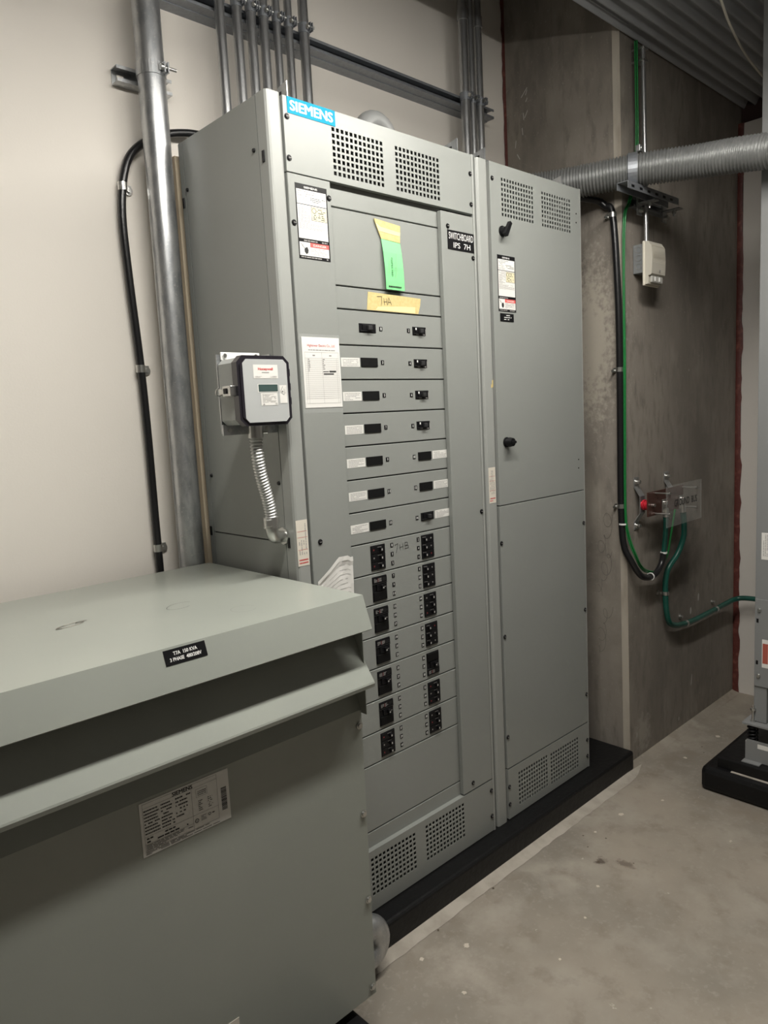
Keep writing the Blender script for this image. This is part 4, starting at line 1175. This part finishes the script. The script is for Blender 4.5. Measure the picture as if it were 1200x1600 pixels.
bc = smooth_path([(0.13, 0.50, 2.352), (0.069, 0.515, 2.352), (0.0, 0.527, 2.335), (-0.081, 0.53, 2.286), (-0.124, 0.53, 2.222), (-0.146, 0.53, 2.10), (-0.144, 0.53, 1.922), (-0.134, 0.53, 1.676), (-0.131, 0.53, 1.46), (-0.132, 0.53, 1.229), (-0.132, 0.53, 1.055), (-0.132, 0.53, 0.6)], 10)
m = MB(); m.tube(bc, 0.0115, 'black_cable', 14)
tag(m.build('power_cable', loc=(-0.13, 0.53, 1.5)), 'black cable running down the white wall left of the thick conduit', 'cable')
for (x, z, lab) in ((-0.138, 2.168, 'top'), (-0.1345, 1.655, 'middle'), (-0.132, 1.118, 'bottom')):
    t = thing('cable_clip', 'small silver clip holding black cable to white wall, %s one of three' % lab, 'cable clip', (x, 0.53, z), 'clips on the black wall cable')
    m = MB(); m.ring((x, 0.53, z), (0, 0, 1), 0.0115, 0.0135, 0.022, 'zinc', 18); m.box(x + 0.010, x + 0.034, 0.5460, 0.5485, z - 0.011, z + 0.011, 'zinc'); m.box(x + 0.008, x + 0.0115, 0.53, 0.5485, z - 0.011, z + 0.011, 'zinc'); m.build('band', t)
    m = MB(); m.cyl((x + 0.024, 0.5465, z - 0.004), (x + 0.024, 0.5440, z - 0.004), 0.013, 'zinc', 16); m.cyl((x + 0.024, 0.545, z - 0.004), (x + 0.024, 0.538, z - 0.004), 0.0065, 'zinc', 6); m.build('bolt', t)

# ================================================================== ON THE CONCRETE WALL
# big grey flexible duct
fpth = resample(smooth_path([(1.60, -1.75, 2.20), (1.64, -1.35, 2.22), (1.68, -0.98, 2.26), (1.697, -0.671, 2.307), (1.697, -0.557, 2.318), (1.684, -0.45, 2.331), (1.669, -0.332, 2.341), (1.634, -0.217, 2.35), (1.591, -0.107, 2.353), (1.543, -0.003, 2.349), (1.508, 0.085, 2.347), (1.461, 0.184, 2.347), (1.382, 0.282, 2.349), (1.264, 0.341, 2.351), (1.126, 0.346, 2.349)]), 0.0020)
m = MB(); m.tube(fpth, lambda L: 0.0570 + 0.0036 * math.sin(L * 2 * PI / 0.0120), 'flex_grey', 28)
tag(m.build('flexible_duct', loc=(1.63, -0.08, 2.366)), 'large ribbed grey flexible conduit crossing above the plain cabinet to the right', 'conduit')
t = thing('duct_support', 'perforated steel strut bracket carrying the ribbed grey conduit on concrete', 'bracket', (1.72, -0.1, 2.26))
m = MB()
m.sheet([(-0.145, 2.268), (-0.145, 2.292), (-0.104, 2.292), (-0.104, 2.268)], 0.0025, 'x', 1.495, 1.905, 'strut_steel')
for i in range(6):
    x = 1.53 + i * 0.062
    m.fbox(front(-0.1476), x - 0.011, x + 0.011, 2.275, 2.284, 0, 0.0004, 'black')
m.build('top_strut', t)
m = MB(); m.sheet([(-0.062, 2.262), (-0.062, 2.253), (-0.0355, 2.253), (-0.0355, 2.288), (-0.062, 2.288), (-0.062, 2.279)], 0.0025, 'x', 1.70, 1.975, 'strut_steel'); m.build('wall_strut', t)
for x in (1.715, 1.925):
    m = MB(); m.box(x, x + 0.036, -0.070, -0.064, 2.222, 2.292, 'galv'); m.box(x, x + 0.036, -0.140, -0.066, 2.262, 2.267, 'galv')
    m.cyl((x + 0.018, -0.070, 2.240), (x + 0.018, -0.085, 2.240), 0.010, 'zinc', 6); m.cyl((x + 0.018, -0.110, 2.262), (x + 0.018, -0.110, 2.240), 0.005, 'zinc', 8); m.cyl((x + 0.018, -0.110, 2.258), (x + 0.018, -0.110, 2.250), 0.009, 'zinc', 6)
    m.build('angle_bracket', t)
m = MB()
c0 = Vector((1.595, -0.114, 2.353)); dx = Vector((-0.052, 0.105, 0)).normalized()
m.ring(c0, dx, 0.0615, 0.0645, 0.034, 'strut_steel', 32)
q = Vector((-dx.y, dx.x, 0))
m.box(c0.x + 0.02, c0.x + 0.045, -0.132, -0.112, 2.425, 2.450, 'galv', 0.003)
m.cyl((c0.x + 0.026, -0.128, 2.438), (c0.x + 0.050, -0.112, 2.438), 0.006, 'zinc', 8)
m.build('strap', t)

# fire alarm horn on its junction box
t = thing('fire_alarm', 'cream fire alarm horn on a grey junction box on concrete wall', 'fire alarm', (1.78, -0.07, 2.05))
m = MB(); m.box(1.737, 1.835, -0.0805, -0.0362, 2.000, 2.112, 'box_grey', 0.002)
fk = side(1.737)
for z in (2.090, 2.058, 2.026):
    m.ring(fk.p(0.060, z, 0.0004), fk.n, 0.0105, 0.0125, 0.0008, 'zinc', 20)
m.build('junction_box', t)
m = MB()
m.box(1.727, 1.850, -0.0905, -0.0806, 1.947, 2.120, 'plastic_cream', 0.003)
m.poly(side(1.731), [(0.0905, 1.952), (0.0905, 2.117), (0.104, 2.117), (0.118, 2.095), (0.1205, 2.045), (0.118, 1.990), (0.112, 1.985), (0.104, 1.985), (0.104, 1.952)], -0.115, 0.0, 'plastic_beige')
for i in range(17):
    z = 2.015 + i * 0.0053
    n_ = 0.1205 - abs(z - 2.055) * 0.10
    m.box(1.738, 1.842, -n_ - 0.0015, -0.1, z - 0.0013, z + 0.0013, 'plastic_cream')
m.rect(front(-0.1205), 1.790, 1.800, 1.998, 2.008, 0.0006, 'ink_grey')
m.build('horn', t)
m = MB(); m.box(1.742, 1.836, -0.114, -0.104, 1.957, 1.984, 'lens_grey', 0.004); m.box(1.764, 1.774, -0.116, -0.110, 1.962, 1.980, 'white_ink', 0.002); m.box(1.80, 1.81, -0.116, -0.110, 1.962, 1.980, 'white_ink', 0.002); m.build('strobe_lens', t)
t = thing('conduit_pipe', 'thin vertical conduit feeding the fire alarm from the ribbed ceiling', 'conduit', (1.757, -0.077, 2.1))
m = MB(); m.cyl((1.770, -0.077, 2.112), (1.748, -0.077, 2.845), 0.0088, 'emt', 14); m.build('pipe', t)
m = MB()
for z in (2.80, 2.845): m.box(1.735, 1.775, -0.087, -0.0355, z - 0.004, z + 0.004, 'zinc', 0.001)
m.build('strap', t)

# black and green earth cables
t = thing('ground_cable', 'black earth cable looping down the concrete corner to the ground bus', 'cable', (1.65, 0, 1.5))
gp = smooth_path([(1.42, 0.13, 2.30), (1.52, 0.09, 2.295), (1.60, 0.045, 2.285), (1.622, 0.020, 2.262), (1.628, -0.010, 2.215), (1.634, -0.026, 1.90), (1.637, -0.028, 1.562), (1.643, -0.024, 1.30), (1.648, -0.022, 1.04), (1.651, -0.030, 0.90), (1.664, -0.055, 0.83), (1.705, -0.072, 0.766), (1.76, -0.075, 0.742), (1.83, -0.077, 0.742), (1.885, -0.080, 0.780), (1.898, -0.084, 0.83)], 10)
m = MB(); m.tube(gp, 0.0132, 'black_cable', 14); m.build('black_jacket', t)
m = MB(); m.tube(smooth_path([(1.898, -0.084, 0.82), (1.893, -0.092, 0.88), (1.875, -0.105, 0.945), (1.857, -0.113, 1.00)]), 0.0108, 'green_cable', 14); m.build('green_tail', t)
m = MB(); m.ring((1.899, -0.084, 0.828), (0, 0, 1), 0.0134, 0.0148, 0.008, 'white_ink', 16); m.build('cable_tie', t)
for (c_, d_) in (((1.650, -0.028, 0.985), (0, 0, 1)), ((1.79, -0.078, 0.741), (1, 0.03, 0.02))):
    m = MB(); m.ring(c_, d_, 0.0150, 0.0170, 0.007, 'white_ink', 16); m.build('cable_tie', t)
t = thing('ground_cable', 'thick dark green earth cable from the ground bus along concrete wall', 'cable', (2.0, -0.06, 0.6))
m = MB(); m.tube(smooth_path([(2.020, -0.113, 1.010), (2.045, -0.108, 0.93), (2.055, -0.10, 0.87), (2.030, -0.085, 0.80), (1.975, -0.070, 0.745), (1.962, -0.062, 0.69), (1.961, -0.062, 0.62), (1.970, -0.062, 0.545), (2.000, -0.062, 0.485), (2.065, -0.062, 0.457), (2.14, -0.062, 0.445), (2.25, -0.062, 0.437), (2.42, -0.062, 0.436), (2.60, -0.066, 0.440), (2.68, -0.085, 0.452), (2.70, -0.14, 0.462), (2.70, -0.30, 0.462), (2.66, -0.45, 0.462), (2.45, -0.60, 0.462), (2.07, -0.66, 0.462)], 10), 0.0128, 'green_cable', 14)
m.build('cable', t)
def wall_clip(c_, d_, parent_label, bolt):
    t = thing('cable_clip', parent_label, 'cable clip', c_, 'clips on the concrete wall')
    m = MB(); m.ring(c_, d_, 0.0130, 0.0150, 0.016, 'zinc', 16); m.build('band', t)
    m = MB(); m.cyl(bolt[0], bolt[1], 0.0065, 'zinc', 6); m.cyl(bolt[0], Vector(bolt[0]).lerp(Vector(bolt[1]), 0.25), 0.011, 'zinc', 14); m.build('bolt', t)
wall_clip((1.9615, -0.062, 0.630), (0, 0, 1), 'silver clip on the upright run of thick green cable', ((1.938, YC, 0.634), (1.938, YC - 0.018, 0.634)))
wall_clip((2.165, -0.062, 0.443), (1, 0, -0.07), 'silver clip at the low left end of the green cable run', ((2.155, YC, 0.475), (2.155, YC - 0.016, 0.475)))
wall_clip((2.50, -0.063, 0.437), (1, 0, 0.02), 'silver clip on green cable nearest the red corner joint', ((2.515, YC, 0.470), (2.515, YC - 0.016, 0.470)))
for (z, y_, x_, lab) in ((2.222, -0.009, 1.628, 'just below the ribbed grey conduit'), (1.619, -0.0278, 1.6368, 'halfway up the concrete corner'), (1.060, -0.0222, 1.648, 'low on the corner by the pencil loops')):
    t = thing('cable_clip', 'silver clip on the black earth cable, %s' % lab, 'cable clip', (x_, y_, z), 'clips on the black earth cable')
    m = MB(); m.ring((x_, y_, z), (0, 0, 1), 0.0134, 0.0152, 0.018, 'zinc', 16); m.box(x_, x_ + 0.014, y_ + 0.012, y_ + 0.030, z - 0.009, z + 0.009, 'zinc'); m.build('band', t)
    m = MB(); m.cyl((x_ + 0.012, y_ + 0.025, z - 0.004), (x_ - 0.012, y_ + 0.025, z - 0.004), 0.0065, 'zinc', 6); m.build('bolt', t)
t = thing('ground_wire', 'thin bright green earth wires strapped beside the black cable on concrete', 'wire', (1.65, -0.04, 1.5))
for i, (du, dv) in enumerate(((0.0, 0.0), (0.006, -0.004), (0.001, -0.008))):
    m = MB()
    m.tube(smooth_path([(1.722 + du, -0.058 + dv, 2.870), (1.725 + du, -0.058 + dv, 2.70), (1.729 + du, -0.056 + dv, 2.50), (1.715 + du, -0.052 + dv, 2.36), (1.678 + du, -0.050 + dv, 2.27), (1.648 + du * 0.5, -0.044 + dv, 2.20), (1.640 + du * 0.9, -0.045 + dv * 0.5, 1.95), (1.638 + du * 1.2, -0.046 + dv * 0.6, 1.66), (1.642 + du * 1.1, -0.042 + dv * 0.6, 1.35), (1.646 + du, -0.040 + dv * 0.5, 1.04), (1.654 + du, -0.048 + dv, 0.93), (1.670 + du, -0.070 + dv, 0.850), (1.715 + du, -0.072 + dv * 0.4, 0.792 - dv), (1.79, -0.064 + dv * 0.3, 0.757 - dv), (1.86 + du, -0.066 + dv * 0.3, 0.753), (1.918 + du, -0.085, 0.80), (1.93 + du, -0.100, 0.90), (1.945 + du, -0.112, 1.015)], 8), 0.0032, 'green_wire', 8)
    m.build('wire', t)

# ground bus bar under its clear cover
t = thing('ground_bus', 'copper ground bar on red insulators behind a clear lettered cover', 'ground bus', (1.9, -0.09, 1.06))
for x in (1.728, 2.000):
    m = MB(); m.sheet([(YC - 0.0005, 1.172), (YC - 0.0005, 1.132), (-0.062, 1.092), (-0.062, 1.022), (YC - 0.0005, 0.985), (YC - 0.0005, 0.950)], -0.003, 'x', x, x + 0.040, 'galv')
    for z in (1.152, 0.966): m.cyl((x + 0.018, YC - 0.003, z), (x + 0.018, YC - 0.022, z), 0.0085, 'zinc', 6); m.cyl((x + 0.018, YC - 0.003, z), (x + 0.018, YC - 0.006, z), 0.014, 'zinc', 16)
    m.build('wall_bracket', t)
    m = MB(); xc = x + 0.020
    m.cyl((xc, -0.065, 1.056), (xc, -0.0995, 1.056), 0.017, 'red_insul', 20); m.ring((xc, -0.074, 1.056), (0, 1, 0), 0.016, 0.022, 0.009, 'red_insul', 20); m.ring((xc, -0.090, 1.056), (0, 1, 0), 0.016, 0.022, 0.009, 'red_insul', 20)
    m.build('insulator', t)
m = MB(); m.box(1.716, 2.040, -0.1065, -0.100, 1.010, 1.112, 'copper', 0.001)
for (x, z) in ((1.80, 1.08), (1.90, 1.085), (1.93, 1.085), (1.96, 1.085)): m.cyl((x, -0.1065, z), (x, -0.1068, z), 0.0035, 'black', 10)
for x in (1.748, 2.020): m.cyl((x, -0.1065, 1.056), (x, -0.120, 1.056), 0.008, 'zinc', 6)
m.build('bus_bar', t)
for (x, zz) in ((1.850, 1.06), (2.010, 1.06)):
    m = MB(); m.box(x - 0.018, x + 0.022, -0.112, -0.107, 1.012, 1.070, 'zinc', 0.001); m.cyl((x + 0.004, -0.113, 1.03), (x + 0.010, -0.113, 0.995), 0.014, 'zinc', 14)
    m.cyl((x, -0.112, 1.056), (x, -0.124, 1.056), 0.009, 'zinc', 6); m.build('lug', t)
for (x, z) in ((1.776, 1.104), (1.776, 1.018), (2.030, 1.104), (2.030, 1.018)):
    m = MB(); m.cyl((x, -0.100, z), (x, -0.172, z), 0.0035, 'zinc', 8); m.cyl((x, -0.168, z), (x, -0.173, z), 0.006, 'zinc', 6); m.build('standoff', t)
m = MB(); m.box(1.757, 2.084, -0.1675, -0.1630, 0.963, 1.136, 'acrylic')
o = m.build('clear_cover', t)
m = MB(); m.text(front(-0.1678), 'GROUND  BUS', 1.930, 1.058, 0.215, 0.030, 'ink', 0.0004, 0.015); m.build('lettering', o)

# thin cable drooping from the deck
m = MB(); m.tube(smooth_path([(1.30, -0.52, 2.78), (1.454, -0.487, 2.77), (1.650, -0.444, 2.755), (1.917, -0.397, 2.75), (2.195, -0.367, 2.75), (2.5, -0.33, 2.80), (2.74, -0.30, 2.86)], 8), 0.0042, 'cable_white', 8)
tag(m.build('ceiling_cable', loc=(1.9, -0.4, 2.75)), 'thin pale cable drooping under the dark ribbed ceiling', 'cable')

# ================================================================== BUSWAY RISER AT THE RIGHT EDGE
m = MB()
m.box(1.682, 2.30, -1.60, -0.338, ZF, 0.008, 'black_pad', 0.022, 2)
m.box(1.722, 2.28, -1.58, -0.392, -0.02, 0.050, 'black_pad', 0.004, 2)
m.box(1.706, 1.719, -1.57, -0.45, 0.0082, 0.0095, 'cement')
tag(m.build('equipment_pad', loc=(2.0, -0.9, ZF)), 'black stepped floor curb under the grey riser at the right edge', 'equipment pad')
t = thing('busway_riser', 'tall grey busway riser on spring mounts at the right edge', 'busway', (2.0, -0.75, 0.0))
BX = 1.80
m = MB(); m.box(BX + 0.02, 2.05, -1.0, -0.528, 0.206, 2.86, 'paint_bus'); m.box(BX, BX + 0.02, -0.548, -0.500, 0.206, 2.875, 'paint_bus', 0.002); m.box(BX, BX + 0.02, -1.02, -0.97, 0.206, 2.875, 'paint_bus', 0.002); m.build('housing', t)
m = MB(); m.box(BX - 0.006, BX, -1.02, -0.502, 0.355, 0.705, 'paint_bus', 0.001)
m.build('joint_cover', t)
mb_ = MB(); mb_.cyl((0, 0, 0), (-0.006, 0, 0), 0.009, 'zinc', 14, 0.006)
c1 = None
for z in (0.662, 0.398):
    if c1 is None: c1 = mb_.build('bolt', t, loc=(0, 0, 0)); c1.location = Vector((BX - 0.006, -0.518, z)) - ORIGIN[t.name]
    else: put(c1, (BX - 0.006, -0.518, z), t)
m = MB()
for z in (0.620, 0.452): m.box(BX - 0.0068, BX - 0.006, -0.516, -0.508, z - 0.008, z + 0.008, 'black')
m.build('slot', t)
fb = side(BX - 0.0061)
m = MB(); m.fbox(fb, 0.530, 0.62, 0.435, 0.548, 0, 0.0008, 'sticker_white'); m.rect(fb, 0.5325, 0.552, 0.452, 0.532, 0.0012, 'rust_red'); m.lines(fb, 0.56, 0.61, 0.45, 0.535, 8, 'ink_grey', 3, 0.9, 0.0012, 0.35); m.build('warning_label', t)
fb = side(BX)
m = MB(); m.fbox(fb, 0.5205, 0.5475, 0.862, 0.966, 0.0, 0.0008, 'sticker_white'); m.lines(fb, 0.875, 0.960, 0.525, 0.544, 3, 'ink_grey', 4, 0.9, 0.0012, 0.35, True); m.build('rating_label', t)
m = MB(); m.box(BX - 0.034, BX + 0.2, -1.05, -0.468, 0.197, 0.205, 'paint_bus', 0.001); m.build('hanger_angle', t)
m = MB()
m.poly(side(BX - 0.028), [(0.482, 0.052), (0.482, 0.132), (0.488, 0.138), (1.05, 0.138), (1.05, 0.052)], 0, 0.004, 'paint_bus'); m.box(BX - 0.060, BX - 0.028, -0.545, -0.478, 0.0505, 0.054, 'paint_bus')
m.box(BX - 0.028, BX + 0.1, -1.05, -0.482, 0.0505, 0.056, 'paint_bus')
m.fbox(side(BX - 0.032), 0.528, 0.60, 0.110, 0.128, 0, 0.0006, 'sticker_white')
m.build('base_angle', t)
m = MB()
sx, sy = BX - 0.006, -0.500
hel = [(sx + 0.018 * math.cos(a), sy + 0.018 * math.sin(a), 0.062 + 0.130 * a / (2 * PI * 9)) for a in [2 * PI * i / 16 for i in range(9 * 16 + 1)]]
m.tube(hel, 0.0034, 'black', 8); m.cyl((sx, sy, 0.057), (sx, sy, 0.196), 0.012, 'black_matte', 14); m.build('spring', t)
m = MB(); m.cyl((sx, sy, 0.057), (sx, sy, 0.272), 0.0045, 'zinc', 10); m.cyl((sx, sy, 0.252), (sx, sy, 0.261), 0.010, 'zinc', 6); m.cyl((sx, sy, 0.205), (sx, sy, 0.212), 0.010, 'zinc', 6); m.build('threaded_rod', t)
